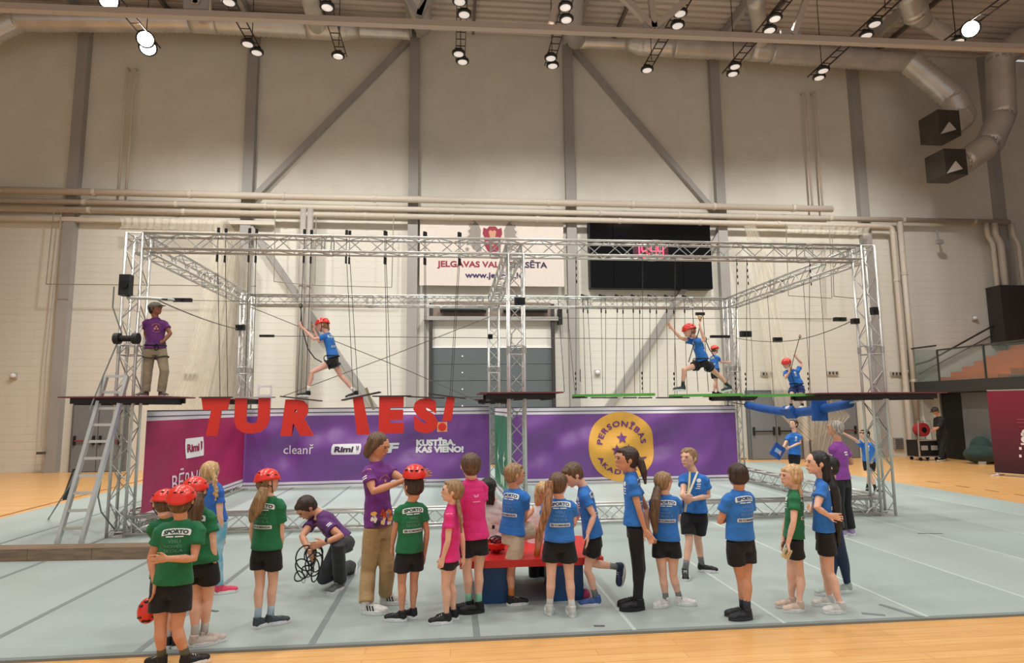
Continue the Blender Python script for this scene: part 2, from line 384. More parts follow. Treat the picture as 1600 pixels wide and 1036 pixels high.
for px, lb in ((178, 'first'), (190, 'second'), (1269, 'third'), (1285, 'fourth')):
    yb = 290 if px < 600 else 318; x = V(px+(8 if px < 600 else 0), yb, 22.0)[0]; zt = V(px, 105 if px < 600 else 145, 22.0)[2]
    t = pipe('riser_pipe', [(x, 22.0, 9.45), (x, 22.0, zt), (x-.02, 22.2, zt+.02)], .038, PIPE, 'slim vertical riser pipe with bent top on the upper wall, %s from the left' % lb, rings=True, group='riser pipes')
x = V(110, 300, 22.1)[0]
pipe('riser_pipe', [(x, 22.1, 9.5), (x, 22.1, V(115, 135, 22.1)[2])], .03, PIPE, 'very thin riser pipe beside the leftmost wall column', rings=False)
# shadow-side tray below the pipes
MB().box2((-16, 21.95, 8.45), (-6.2, 22.15, 8.6)).obj('cable_tray', PIPE, label='cream cable tray under the long pipes at left', category='cable tray')
# ---------------- ducts
def duct(pts, r, label, group='ventilation ducts', rib=.17, m=DUCT, n=20, ribs=True):
    pts = [np.array(p, float) for p in pts]; t = thing('ventilation_duct', label, 'duct', pts[0], group)
    rs = list(r) if np.ndim(r) else [r]*len(pts)
    for i in range(len(pts)-1):
        a, b = pts[i], pts[i+1]; L = np.linalg.norm(b-a); k = max(2, int(L/rib)); q = []; rr = []
        for j in range(k+1):
            c = a+(b-a)*j/k; R = rs[i]+(rs[i+1]-rs[i])*j/k
            if ribs:
                q += [c, c+(b-a)/k*.35]; rr += [R*1.05, R*.93]
            else: q.append(c); rr.append(R)
        MB().tube(q[:-1] if ribs else q, rr[:-1] if ribs else rr, n).obj('duct_section', m, t, smooth=True)
        if i: MB().ell(a, (rs[i]*1.02,)*3).obj('elbow', m, t, smooth=True)
    return t
DZ = 15.25
def dp(px, py, Y=21.2): return V(px, py, Y)
duct([dp(-50, 70), dp(28, 32), dp(298, 34)], .36, 'ribbed round silver duct at top left under the roof')
duct([dp(340, 36), dp(480, 44)], .37, 'ribbed round silver duct between the two tapered branches at top left')
duct([dp(298, 34), dp(340, 36)], (.37, .37), 'smooth duct branch collar behind the left white gusset', ribs=False)
duct([dp(480, 44), dp(535, 47), dp(562, 49)], (.37, .37, .2), 'duct reducer tapering toward the central column', ribs=False)
duct([dp(562, 49), dp(640, 53)], .2, 'narrow ribbed duct ending at the central wall column')
duct([dp(660, 40), dp(655, 10, 17.5), dp(650, -60, 14)], .34, 'wide grey duct coming from the roof above the central column', ribs=False, m=STEEL_G)
duct([dp(900, 62), dp(893, 30, 17.5), dp(895, -60, 14)], .34, 'wide grey duct coming from the roof right of the crest banner', ribs=False, m=STEEL_G)
duct([dp(318, 26, 20.9), dp(316, -20, 18)], .26, 'short round branch rising from the duct at left', ribs=False)
duct([dp(495, 40, 20.9), dp(480, -20, 17)], .28, 'short round branch rising from the duct reducer', ribs=False)
duct([dp(905, 67), dp(978, 69)], .2, 'narrow ribbed duct right of the crest banner column')
duct([dp(978, 69), dp(1000, 72), dp(1052, 75)], (.2, .33, .34), 'duct reducer widening toward the right', ribs=False)
duct([dp(1052, 75), dp(1172, 80)], .35, 'ribbed round duct in the middle right under the roof')
duct([dp(1172, 80), dp(1205, 82)], .36, 'smooth duct collar in the middle right', ribs=False)
duct([dp(1190, 66, 20.9), dp(1180, 0, 18)], .26, 'short round branch rising at middle right', ribs=False)
duct([dp(1205, 84), dp(1422, 97, 20.8)], .37, 'ribbed round duct running to the bend at top right')
duct([dp(1422, 97, 20.8), dp(1490, 155, 20.3), dp(1503, 182, 20.2), dp(1475, 205, 20.2)], .44, 'ribbed duct bending down to the upper air grille', m=DUCT)
duct([dp(1600, 60, 19.7), dp(1562, 92, 19.7), dp(1565, 180, 19.8), dp(1546, 225, 19.9), dp(1505, 254, 20.1), dp(1482, 262, 20.2)], .45, 'fat curved duct falling to the lower air grille', ribs=False)
duct([dp(1420, -10, 18), dp(1430, 20, 18.5), dp(1445, 34, 18.8), dp(1492, 62, 19)], (.4, .4, .25, .22), 'slanting ribbed duct at the top right corner of the roof')
for (px, py, lb) in ((1468, 200, 'upper'), (1478, 260, 'lower')):
    c = V(px, py, 20.0); t = thing('air_grille_box', 'square dark sheet-metal air outlet box, %s of the two at right' % lb, 'air outlet', c, 'air outlets')
    MB().box(c, (.85, .9, .95)).obj('housing', DUCTD, t)
    q = MB(); q.add(np.array([c+(-.40, -.50, -.46), c+(.2, -.50, -.28), c+(-.04, -.50, .0), c+(-.40, -.44, -.46), c+(.2, -.44, -.28), c+(-.04, -.44, .0)]), [(0, 1, 2), (5, 4, 3), (0, 3, 4, 1), (1, 4, 5, 2), (2, 5, 3, 0)])
    q.obj('deflector', mat('pale_deflector', (206, 198, 190), .5), t)
# ---------------- ladders of cable tray + lamps
ladm = None
tray = MB(); 
def tray_mesh():
    a = MB(); a.box((-.13, 0, 0), (.03, 3.4, .06)); a.box((.13, 0, 0), (.03, 3.4, .06)); return a.mesh('rail_pair', BLACKM)
rung = MB().box((0, 0, 0), (.26, .02, .02)).mesh('rung', mat('ladder_brown', (62, 52, 48), .5, .3))
rail = MB().box((0, 0, 0), (.02, 3.9, .04)).mesh('side_rail', mat('ladder_brown', (62, 52, 48), .5, .3))
rod = MB().cyl((0, 0, 0), (0, 0, 4.1), .012, 6).mesh('hanger_rod', BLACKM)
NMX = ['first', 'second', 'third', 'fourth', 'fifth', 'sixth', 'seventh', 'eighth', 'ninth', 'tenth']
for i, x in enumerate(LAMP_X):
    t = thing('cable_ladder', 'black cable ladder hung from the roof carrying lamps, %s from the left' % NM[i], 'cable ladder', (x, 15.35-(1.9 if i == 8 else 0), 12.15), 'lamp ladders')
    for s in (-.13, .13): link('side_rail', rail, t, (s, 0, 0))
    for k in range(12): link('rung', rung, t, (0, -1.8+.327*k, 0))
    for yy in (-1.4, 1.4): link('hanger_rod', rod, t, (0, yy, 0))
hous = MB().lathe([(.08, .09), (.15, .075), (.185, .05), (.19, -.01), (.135, -.018)], n=20).mesh('housing', BLACK, smooth=True)
lens = MB().lathe([(.137, -.012), (.135, -.03), (.05, -.034)], n=20).mesh('lens', mat('lamp_lens', (226, 218, 212), .4, emit=.55), smooth=True)
lensb = MB().lathe([(.152, -.012), (.15, -.03), (.05, -.034)], n=20).mesh('lens', mat('lit_lamp_lens', (255, 246, 232), .4, emit=60), smooth=True)
brk = MB().box((-.03, 0, .11), (.015, .02, .16)).box((.03, 0, .11), (.015, .02, .16)).box((0, 0, .16), (.20, .03, .02)).mesh('bracket', BLACK)
BR = {(0, 16.6), (0, 17.0), (0, 15.0), (8, 14.3)}
for i, x in enumerate(LAMP_X):
    rows = [14.3, 14.8, 16.6, 17.0]
    if i == 8: rows = [14.3, 14.85]
    if i == 0: rows = [15.0, 16.6, 17.0]
    if i in (2, 5): rows = [14.3, 14.8, 17.0]
    for k, y in enumerate(rows):
        br = (i, y) in BR
        t = thing('hall_lamp', ('glaring' if br else 'unlit-looking')+' round lamp, %s ladder from the left, %s from wall' % (NM[i], NM[len(rows)-1-k]), 'lamp', (x+(.06 if k % 2 else -.06), y, 11.98), 'round hall lamps')
        if br: t.rotation_euler = (Vector((x, y, 11.98))-Vector((0, 0, 2))).to_track_quat('Z', 'Y').to_euler(); t.scale = (1.25, 1.25, 1)
        link('housing', hous, t, (0, 0, 0)); link('lens', lensb if br else lens, t, (0, 0, 0)); bo = link('bracket', brk, t, (0, 0, 0)); bo.rotation_euler = t.rotation_euler.to_matrix().inverted().to_euler()
# ---------------- crest banner
x0, x1, z0, z1 = -1.13, 4.11, 6.34, 8.96
cb = thing('crest_banner', 'white wall banner with a red crest, town name and web address', 'banner', ((x0+x1)/2, 22, z0))
sh = MB().box2((x0, 21.98, z0), (x1, 22.02, z1)).obj('banner_sheet', mat('white_wall_sheet', (226, 214, 202), .7, var=.02), cb)
for k in range(14):
    MB().cyl((x0+.1+k*(x1-x0-.2)/13, 21.95, z1-.05), (x0+.1+k*(x1-x0-.2)/13, 21.99, z1-.05), .025, 8).obj('grommet', STEEL_G, cb); MB().box((x0+.1+k*(x1-x0-.2)/13, 22.12, z1-.05), (.03, .24, .03)).obj('hook', STEEL_G, cb)
cc = np.array([(x0+x1)/2, 21.97, (z0+z1)/2]); R_, U_ = (1, 0, 0), (0, 0, 1)
RW = tint((150, 36, 58)); NV = tint((44, 34, 76)); GRYP = tint((150, 142, 132))
ts, tf = fit('JELGAVAS VALSTSPILSĒTA', 4.0, .36, cx=0, cy=-.52, bold=.03)
decal((ts, tf), None, cc, R_, U_, 'town_name', NV, sh)
ob_ = [o for o in sh.children if o.name.startswith('town_name')][0]
ob_.data.materials.append(RW)
vx = co_of(ob_.data); x_cut = cc[0]-2.0+1.28
for p in ob_.data.polygons:
    if (sum(vx[i][0] for i in p.vertices)/len(p.vertices)) < x_cut: p.material_index = 1
decal(fit('www.jelgava.lv', 2.1, .28, cx=.05, cy=-.95, bold=.03), None, cc, R_, U_, 'web_address', tint((62, 42, 92)), sh)
cr = [poly2([(-.33, .85), (-.36, .62), (-.3, .5), (-.3, .2), (-.18, -.02), (0, -.12), (.18, -.02), (.3, .2), (.3, .5), (.36, .62), (.33, .85), (.2, .8), (.12, .9), (-.12, .9), (-.2, .8)])]
decal(join2(cr), None, cc, R_, U_, 'crest_shield', RW, sh)
sup = []
for s in (-1, 1):
    sup = [poly2([(s*.45, .35), (s*.42, .75), (s*.5, .95), (s*.62, 1.08), (s*.72, .98), (s*.8, .88), (s*.74, .7), (s*.7, .5), (s*.78, .3), (s*.72, .05), (s*.55, -.05), (s*.4, -.02)][::s])]
    for a in range(5):
        c = (s*(.80+.03*a), .92-.22*a); sup.append(star2(.09, *c))
    sup.append(poly2([(s*.52, 1.1), (s*.55, 1.2), (s*.6, 1.12), (s*.64, 1.22), (s*.68, 1.12), (s*.74, 1.18), (s*.72, 1.06)][::s]))
    sup.append(poly2([(s*.6, .9), (s*.8, .84), (s*.86, .3), (s*.7, .1), (s*.55, .4)][::s]))
    for k_, q_ in enumerate(sup): decal(q_, None, cc+(0, -.003*k_, 0), R_, U_, 'crest_supporter' if k_ == 0 else 'crest_scroll', GRYP, sh)

decal(join2([poly2([(-.14, .7), (-.08, .76), (0, .72), (.08, .76), (.14, .7), (.1, .5), (0, .4), (-.1, .5)]), star2(.09, 0, .22)]), None, cc+(0, -.005, 0), R_, U_, 'crest_charge', tint((206, 150, 120)), sh)
# ---------------- black screen
sx0, sx1, sz0, sz1 = 5.05, 9.68, 6.28, 8.9
scr = thing('video_screen', 'large black wall screen with red digits, right of the crest banner', 'screen', (7.4, 22, sz0))
GL = mat('black_screen_glass', (6, 6, 7), .12, spec=.25)
MB().box2((sx0, 21.85, sz0), (sx1, 22.2, sz1)).obj('cabinet', BLACK, scr)
pb = [sx0+.02, V(958, 400, 21.85)[0], V(1066, 400, 21.85)[0], sx1-.02]
for a, b in zip(pb[:-1], pb[1:]):
    for c, d in ((sz0+.02, (sz0+sz1)/2-.1), ((sz0+sz1)/2-.09, sz1-.02)):
        MB().box2((a+.008, 21.81, c), (b-.008, 21.86, d)).obj('screen_panel', GL, scr)
# seven segment digits
SEG = {'1': 'bc', '9': 'abcdfg', '4': 'bcfg', '5': 'acdfg'}
dgt = MB(); gx0 = V(993, 390, 21.8)[0]; gx1 = V(1040, 390, 21.8)[0]; gz0 = V(1015, 402, 21.8)[2]; gz1 = V(1015, 383, 21.8)[2]
W4 = (gx1-gx0)/4.3
for k, (ch, off) in enumerate((('1', -.2), ('9', .9), ('4', 2.2), ('9', 3.2))):
    a = gx0+off*W4; ww = W4*.72; hh = gz1-gz0; th = .05
    S = {'a': ((0, hh), (ww, hh)), 'g': ((0, hh/2), (ww, hh/2)), 'd': ((0, 0), (ww, 0)), 'f': ((0, hh/2), (0, hh)), 'b': ((ww, hh/2), (ww, hh)), 'e': ((0, 0), (0, hh/2)), 'c': ((ww, 0), (ww, hh/2))}
    for c in SEG[ch]:
        (xa, za), (xb, zb) = S[c]; dgt.bar((a+xa, 21.8, gz0+za), (a+xb, 21.8, gz0+zb), th, .02, (0, 1, 0))
for z in (.3, .7): dgt.box((gx0+1.95*W4, 21.8, gz0+(gz1-gz0)*z), (.05, .02, .05))
dgt.obj('clock_digits', mat('red_led_digits', (255, 60, 96), .5, emit=2.2), scr)
MB().box2((gx0-.1, 21.795, gz0-.06), (gx1+.1, 21.808, gz1+.06)).obj('digit_window', mat('digit_window', (70, 12, 28), .4), scr)
# ---------------- gate
gx0, gx1 = -.66, 3.6
gt = thing('sectional_gate', 'grey sectional gate in the back wall under the crest banner', 'gate', (1.5, 22, 0))
for a, b in ((gx0-.12, gx0), (gx1, gx1+.12)):
    MB().box2((a, 21.95, 0), (b, 22.24, 5.7)).obj('side_guide', mat('dark_guide', (62, 58, 54), .5), gt)
MB().box2((gx0-.3, 21.9, 5.08), (gx1+.3, 22.2, 5.22)).obj('shaft_beam', STEEL_G, gt)
for k in range(7):
    MB().box2((gx0, 22.08, .02+k*.585), (gx1, 22.2, .59+k*.585)).obj('gate_panel', GATEG, gt)
    MB().cyl((1.5-1.1, 22.06, .3+k*.585), (1.5-1.1, 22.08, .3+k*.585), .03, 8).obj('bolt_cap', WHITE, gt)
MB().box2((gx0, 22.06, 4.1), (gx1, 22.2, 4.16)).obj('top_seal', WHITE, gt)
MB().box2((gx0, 22.12, 4.16), (gx1, 22.22, 5.1)).obj('upper_infill', CREAM, gt)
MB().box2((gx0, 22.0, 5.22), (gx1, 22.22, 5.75)).obj('housing_board', mat('brown_grey_board', (138, 122, 108), .7), gt)
for a, b in ((-.4, 1.25), (1.85, 3.45)):
    MB().tube([(a, 21.85, 5.42), (a+.1, 21.85, 5.44), (b-.1, 21.85, 5.44), (b, 21.85, 5.42)], .085, 8).obj('spring', BLACK, gt)
MB().box2((3.85, 21.9, 4.95), (4.0, 22.15, 5.5)).obj('gate_motor', BLACK, gt)
# ---------------- doors
def ddoor(i, x0, x1, h, barc):
    d = MB().box2((x0-.07, 22.10, 0), (x1+.07, 22.24, h+.08)).obj('door_%d' % i, mat('door_frame_paint', (104, 108, 110), .5), kind='structure')
    xm = (x0+x1)/2
    for a, b in ((x0, xm), (xm, x1)):
        lf = MB().box2((a+.012, 22.05, .02), (b-.012, 22.12, h)).obj('door_leaf', GREYD, d)
        MB().cyl((a+.12, 22.0, 1.02), (b-.12, 22.0, 1.02), .022, 8).obj('push_bar', barc, lf)
        for c in (a+.1, b-.1): MB().box((c, 22.02, 1.03), (.06, .07, .3)).obj('bar_bracket', BLACK, lf)
    return d
ddoor(1, -12.45, -10.85, 2.3, mat('red_bar', (150, 46, 52), .4))
ddoor(2, 10.95, 12.9, 2.45, BLACKM)
ddoor(3, 13.35, 15.1, 2.25, mat('brown_bar', (110, 62, 54), .4))
# exit sign blocks and sockets
for (px, py, lb) in ((298, 587, 'small grey socket strip on the wall left of the rear truss post'), (1198, 584, 'small grey socket strip above the dark double doors'), (1301, 583, 'small grey socket strip right of the swinging girl'), (1400, 584, 'small grey socket strip near the right truss post')):
    c = V(px, py, 22.2); t = thing('socket_strip', lb, 'wall socket', c, 'wall socket strips')
    MB().box(c, (.46, .06, .15)).obj('strip_body', mat('pale_grey_plastic', (186, 180, 168), .5), t)
    for k in range(3): MB().box(c+(-.14+.14*k, -.035, 0), (.07, .02, .09)).obj('socket', tint((70, 66, 60)), t)
for (px, py, lb) in ((20, 587, 'small white wall sensor at far left'), (1524, 497, 'white twin wall light right of the stand rail'), (934, 582, 'small round detector on the wall behind the green plank'), (1420, 581, 'small round detector on the wall right of the truss')):
    c = V(px, py, 22.15); t = thing('wall_sensor', lb, 'sensor', c); MB().ell(c, (.09, .08, .08)).obj('dome', WHITE, t, smooth=True); MB().box(c+(0, .06, 0), (.2, .06, .2)).obj('base_plate', MATS['pale_grey_plastic'], t)
c = V(902, 587, 22.1); MB().box(c, (.2, .2, .45)).obj('wall_speaker', BLACK, label='small black wall loudspeaker behind the first green plank', category='loudspeaker')
c0 = V(1396, 684, 22.2); c1 = V(1412, 702, 22.2)
t = thing('wall_vent', 'grey ventilation grille low on the wall left of the technician', 'vent', c0)
MB().box2((c0[0], 22.17, c1[2]), (c1[0], 22.24, c0[2])).obj('vent_frame', STEEL_G, t)
for k in range(6): MB().box(((c0[0]+c1[0])/2, 22.155, c1[2]+.05+k*(c0[2]-c1[2]-.1)/5), (.3, .02, .03)).obj('louvre', mat('vent_dark', (110, 106, 100), .5), t)
# hanging control box on cables, far left
def wire(pts, r, m, label, cat='cable', sag=0.0, group=None, name='cable'):
    q = []
    for a, b in zip(pts[:-1], pts[1:]):
        a = np.array(a, float); b = np.array(b, float); k = 8 if sag else 1
        for j in range(k): u = j/k; q.append(a+(b-a)*u-np.array([0, 0, sag*4*u*(1-u)]))
    q.append(np.array(pts[-1], float))
    return MB().tube(q, r, 5).obj(name, m, label=label, category=cat, group=group)
wire([V(96, 332, 21.9), V(72, 560, 21.9), V(64, 700, 21.9)], .018, PIPEG, 'thin pale cable hanging down the wall at far left')
t = thing('hanging_control', 'small dark control hanging on a cable near the left wall column', 'control', V(64, 708, 21.9))
MB().box(V(64, 708, 21.9), (.22, .12, .08)).obj('control_body', tint((80, 74, 64)), t)
# thin steel frames (goal frames folded on wall)
FR = mat('thin_frame_steel', (150, 142, 126), .5, .3)
def frame(pxs, label, Y=21.6):
    t = thing('wall_frame', label, 'frame', V(*pxs[0], Y), 'thin wall frames')
    for a, b in zip(pxs[:-1], pxs[1:]): MB().cyl(V(*a, Y), V(*b, Y), .016, 6).obj('frame_tube', FR, t)
frame([(84, 330), (72, 444), (185, 445), (400, 447)], 'thin steel frame on the wall left of the truss rig')
frame([(494, 337), (492, 446), (612, 449), (615, 337)], 'thin steel frame on the wall above the climbing girl')
frame([(430, 336), (428, 440), (494, 446)], 'thin steel frame beside the grey vertical pipes')
frame([(1228, 350), (1232, 462), (1300, 466), (1296, 354)], 'thin steel frame on the wall right of the rear truss')
frame([(1300, 354), (1303, 463), (1345, 467)], 'thin steel frame behind the right truss post')
c = V(1468, 378, 21.7); t = thing('wall_bracket', 'small grey angled bracket under the pipes at right', 'bracket', c)
MB().bar(c, c+(.1, .2, .5), .06, .06).obj('bracket_arm', STEEL_G, t); MB().box(c, (.25, .12, .16)).obj('bracket_plate', STEEL_G, t)
# net curtains
def curtain(rows, label, m, Y=21.55, pleats=9, amp=.03, n=80):
    P = np.zeros((len(rows), n+1, 3))
    for i, ((xa, ya), (xb, yb)) in enumerate(rows):
        A = V(xa, ya, Y); B = V(xb, yb, Y)
        for j in range(n+1):
            u = j/n; p = A+(B-A)*u; p[1] += amp*math.sin(u*pleats*2*math.pi+.35*i)+.02*math.sin(u*31+i); P[i, j] = p
    # refine rows
    Q = []
    for i in range(len(rows)-1):
        for k in range(5): Q.append(P[i]+(P[i+1]-P[i])*k/5)
    Q.append(P[-1]); MB().grid(np.array(Q)).obj('net_curtain', m, label=label, category='net curtain', smooth=True)
curtain([((336, 346), (350, 346)), ((330, 400), (368, 400)), ((312, 480), (360, 480)), ((290, 560), (345, 560)), ((262, 640), (330, 640))], 'gathered pale net curtain hanging left of the rear truss post', NETM)
curtain([((345, 345), (356, 345)), ((352, 400), (392, 400)), ((348, 480), (388, 480)), ((336, 560), (380, 560)), ((320, 640), (372, 640))], 'second pale net curtain beside the rear left truss post', NETM2)
curtain([((188, 340), (352, 343)), ((190, 352), (350, 356)), ((185, 357), (352, 361))], 'narrow net valance under the pipes at left', NETM, pleats=14)
curtain([((1163, 352), (1180, 352)), ((1178, 420), (1205, 420)), ((1186, 500), (1222, 500)), ((1196, 570), (1236, 570)), ((1212, 640), (1262, 640)), ((1240, 670), (1290, 665)), ((1262, 690), (1300, 672))], 'net curtain sweeping down behind the right end of the rig', NETM)
curtain([((1266, 625), (1300, 625)), ((1266, 660), (1330, 650)), ((1268, 690), (1312, 668)), ((1270, 715), (1296, 715))], 'gathered brownish net hanging over the right double door', NETM2, Y=21.5)
curtain([((1230, 352), (1360, 356)), ((1232, 358), (1358, 362)), ((1230, 364), (1360, 368))], 'narrow net valance under the pipes at right', NETM, pleats=12)
# ---------------- side stand at right
SX = 17.3
st = thing('side_stand', 'raised spectator stand with glass rail and orange steps at right', 'stand', (SX, 20, 0))
FAS = mat('dark_fascia', (52, 52, 50), .6); GLS = mat('rail_glass', (130, 150, 144), .08, alpha=.18); ORS = mat('orange_wood_step', (206, 112, 58), .6)
MB().box2((SX, 12.5, 2.38), (SX+.25, 22.0, 2.78)).obj('fascia', FAS, st)
MB().box2((SX+.2, 12.5, 2.5), (24.2, 22.2, 2.62)).obj('stand_deck', FAS, st)
MB().box2((SX+.3, 21.8, 0), (24.2, 22.2, 2.5)).obj('end_pier', CREAM, st)
for k, (a, b) in enumerate(((12.6, 14.4), (14.45, 16.6), (16.65, 18.6), (18.65, 20.55), (20.6, 21.95))):
    top = 4.02 if k == 4 else 3.85
    MB().box2((SX+.02, a, 2.78), (SX+.04, b, top)).obj('glass_pane', GLS, st)
    MB().box2((SX, a, top), (SX+.06, b, top+.05)).obj('top_rail', mat('dark_rail', (70, 72, 68), .4, .5), st)
    MB().box2((SX, b-.02, 2.78), (SX+.05, b+.03, top)).obj('rail_post', MATS['dark_rail'], st)
MB().box2((SX+.02, 21.96, 2.78), (SX+1.2, 21.98, 4.02)).obj('glass_pane', GLS, st)
for k in range(9):
    MB().box2((SX+1.0+k*.5, 19.2, 2.6), (SX+1.0+(k+1)*.5+.02, 21.75, 2.95+k*.2)).obj('step', ORS, st)
for k in range(7):
    MB().box2((SX+1.4+k*.8, 12.6, 2.6), (SX+2.2+k*.8, 19.15, 2.9+k*.35)).obj('tier', mat('grey_tier', (92, 88, 82), .7), st)
for k in range(3):
    MB().box2((SX+2.4, 14+k*1.2, 3.6), (SX+2.9, 15.1+k*1.2, 3.66)).obj('seat', mat('green_seat', (24, 92, 52), .5), st)
MB().tube([(SX+.3, 22.0, 3.45), (SX+.9, 22.0, 3.6), (SX+5, 22.0, 5.6)], .035, 8).obj('hand_rail', MATS['dark_rail'], st)
MB().tube([(SX+.5, 22.1, 3.1), (SX+5, 22.1, 5.2)], .02, 8).obj('lower_rail', MATS['dark_rail'], st)
c0 = V(1550, 448, 21.9); c1 = V(1597, 548, 21.9)
MB().box2((c0[0], 21.55, 4.2), (c1[0]+.3, 22.2, c0[2])).obj('dark_wall_panel', mat('dark_panel', (54, 50, 46), .7), label='tall dark box panel on the wall above the stand steps', category='wall panel')
# wall under the stand with grey doors
MB().box2((SX+.7, 12.5, 0), (SX+.9, 22.0, 2.5)).obj('wall_side', CREAM, kind='structure')
ds = MB().box2((SX+.62, 19.1, 0), (SX+.72, 21.35, 2.42)).obj('door_4', mat('door_frame_paint', (104, 108, 110), .5), kind='structure')
MB().box2((SX+.6, 20.35, .02), (SX+.64, 21.25, 2.35)).obj('opening_shade_sheet', tint((20, 22, 24)), ds)  # near-black sheet, paints the shade inside the open doorway
MB().box2((SX+.56, 19.2, .02), (SX+.62, 20.3, 2.35)).obj('door_leaf', GREYD, ds)
# ---------------- floor mats
fm = thing('floor_matting', 'large pale grey sports matting laid over the wooden floor', 'matting', (0, 5.65, 0))
fm['kind'] = 'structure'; fm.name = 'floor_matting'
edges = [-8.38]+[-8.17+1.4*k for k in range(1, 14)]+[11.2]
for k in range(len(edges)-1):
    a, b = edges[k], edges[k+1]
    MB().box2((a+.006, 5.65+.0*k, .0), (b-.006, 21.0, .02)).obj('mat_roll', MATG if k % 2 else MATG2, fm)
for k, e in enumerate(edges[1:-1]):
    dk = e < .5
    MB().box2((e-(.03 if dk else .018), 5.66, .018), (e+(.03 if dk else .018), 20.9, .0225)).obj('seam_tape', TAPED if dk else TAPEL, fm)
MB().box2((-8.4, 5.62, .0), (11.2, 5.68, .021)).obj('edge_tape', TAPED, fm)
for (a, b) in (((1375, 948), (1440, 968)), ((1347, 962), (1383, 965))):
    p = G(*a); q = G(*b); MB().bar((p[0], p[1], .022), (q[0], q[1], .022), .05, .004).obj('tape_scrap', TAPED, fm)
for (a, b) in (((928, 982), (945, 982)), ((320, 956), (340, 959)), ((1435, 836), (1473, 836)), ((410, 856), (430, 851))):
    p = G(*a); q = G(*b); MB().bar((p[0], p[1], .022), (q[0], q[1], .022), .035, .004).obj('tape_scrap', tint((96, 104, 102)), fm)
# court line on the wood at the left and dashes at right
p = G(0, 807); q = G(169, 764); d = nrm(q-p)
MB().bar(p+d*-4+(0, 0, .002), q+d*4+(0, 0, .002), .05, .004).obj('court_line', tint((140, 84, 48)), label='dark court line on the wood left of the grey matting', category='floor line')
for k in range(6):
    p = G(1448+46*k, 752+6.8*k); q = G(1468+46*k, 755+6.8*k)
    MB().bar(p+(0, 0, .002), q+(0, 0, .002), .05, .004).obj('court_dash', tint((120, 76, 48)), label='short dark dash on the wooden floor right of the truss rig', category='floor line', group='floor dashes')
for o in [o for o in bpy.data.objects if o.name.startswith('court_')]: o['kind'] = 'structure'

# ================================================================== TRUSS RIG
X0, X1, Y0, Y1, ZT, TS = -5.374, 7.866, 10.61, 16.57, 4.937, .265
XM = 1.13
rig = thing('truss_rig', 'large aluminium box-truss frame carrying the ropes course', 'truss', (X0, Y0, 0))
def truss(p, q, up, label=None, pitch=.3, s=TS, r=.024, rl=.009):
    """box truss whose chord axes run p->q (lower corner chord) with section spanned by s*up and s*side"""
    p = np.array(p, float); q = np.array(q, float); d = nrm(q-p); u = nrm(up); v = nrm(np.cross(d, u)); L = np.linalg.norm(q-p)
    cs = [p+u*a*s/2+v*b*s/2 for a, b in ((-1, -1), (-1, 1), (1, 1), (1, -1))]
    fr = MB(); stops = [0, .10]+[x for x in np.arange(2.9, L-.6, 2.9)]+[x+.16 for x in np.arange(2.9, L-.6, 2.9)]+[L-.10, L]
    for t in stops:
        for i in range(4):
            fr.cyl(cs[i]+d*t, cs[(i+1) % 4]+d*t, rl*1.15, 5)
    lc = fr; k = int(L/pitch); dt = L/k
    for i in range(4):
        a, b = cs[i], cs[(i+1) % 4]
        if i % 2: a, b = b, a
        for j in range(k):
            A, B = (a, b) if j % 2 == 0 else (b, a)
            lc.cyl(A+d*j*dt, B+d*(j+1)*dt, rl, 5)
    beam = lc.obj('truss_beam', ALU2, rig, label=label, kind='stuff')
    for c in cs: MB().cyl(c, c+d*L, r, 10).obj('chord', ALU, beam, smooth=True)
    for t in np.arange(2.98, L-.6, 2.9):
        for c in cs: MB().cyl(c+d*(t-.06), c+d*(t+.06), r*1.35, 8).obj('coupler', ALU2, beam)
    return beam
h = TS/2
xi0, xi1, yi0, yi1 = X0+h, X1-h, Y0+h, Y1-h
for (x, y, lb) in ((xi0, yi0, 'front left post'), (xi1, yi0, 'front right post'), (XM, yi0, 'front middle post'), (xi0, yi1, 'rear left post'), (xi1, yi1, 'rear right post'), (XM, yi1, 'rear middle post')):
    mid = 'middle' in lb
    truss((x, y, .0 if not mid else .0), (x, y, ZT-(TS if mid else 0)), (1, 0, 0), pitch=.29)
    MB().box((x, y, .012), (.42, .42, .02)).obj('base_plate', ALU2, rig)
    MB().cyl((x-.13, y-.13, .02), (x+.13, y+.13, .02), .02, 6).obj('spigot', ALU2, rig)
for z in (ZT-h, .06+h):
    truss((xi0+h, yi0, z), (xi1-h, yi0, z), (0, 0, 1))
truss((xi0+h, yi1, ZT-h), (xi1-h, yi1, ZT-h), (0, 0, 1))
for x in (xi0, xi1):
    for z in (ZT-h, .06+h): truss((x, yi0+h, z), (x, yi1-h, z), (0, 0, 1))
truss((XM, yi0+h, ZT-h), (XM, yi1-h, ZT-h), (0, 0, 1))

# ---------------- decks
def deck(x0, x1, y0, y1, z, label):
    t = thing('platform_deck', label, 'platform', ((x0+x1)/2, (y0+y1)/2, z))
    MB().box2((x0, y0, z-.022), (x1, y1, z)).obj('deck_board', MAROON, t)
    f = MB(); 
    MB().box2((x0+.12, y0+.1, z-.11), (x1-.12, y0+.16, z-.022)).obj('front_joist', DECKU, t)
    MB().box2((x0+.12, y1-.16, z-.11), (x1-.12, y1-.1, z-.022)).obj('rear_joist', DECKU, t)
    for k in range(3):
        xx = x0+.2+(x1-x0-.4)*k/2; MB().box2((xx-.03, y0+.12, z-.13), (xx+.03, y1-.12, z-.022)).obj('cross_joist', DECKU, t)
    return t
zd = 2.2
deck(V(118, 620, 10.5)[0], V(272, 620, 10.5)[0], 10.05, 11.35, V(200, 619, 10.1)[2], 'left platform deck where the purple-shirted watcher stands')
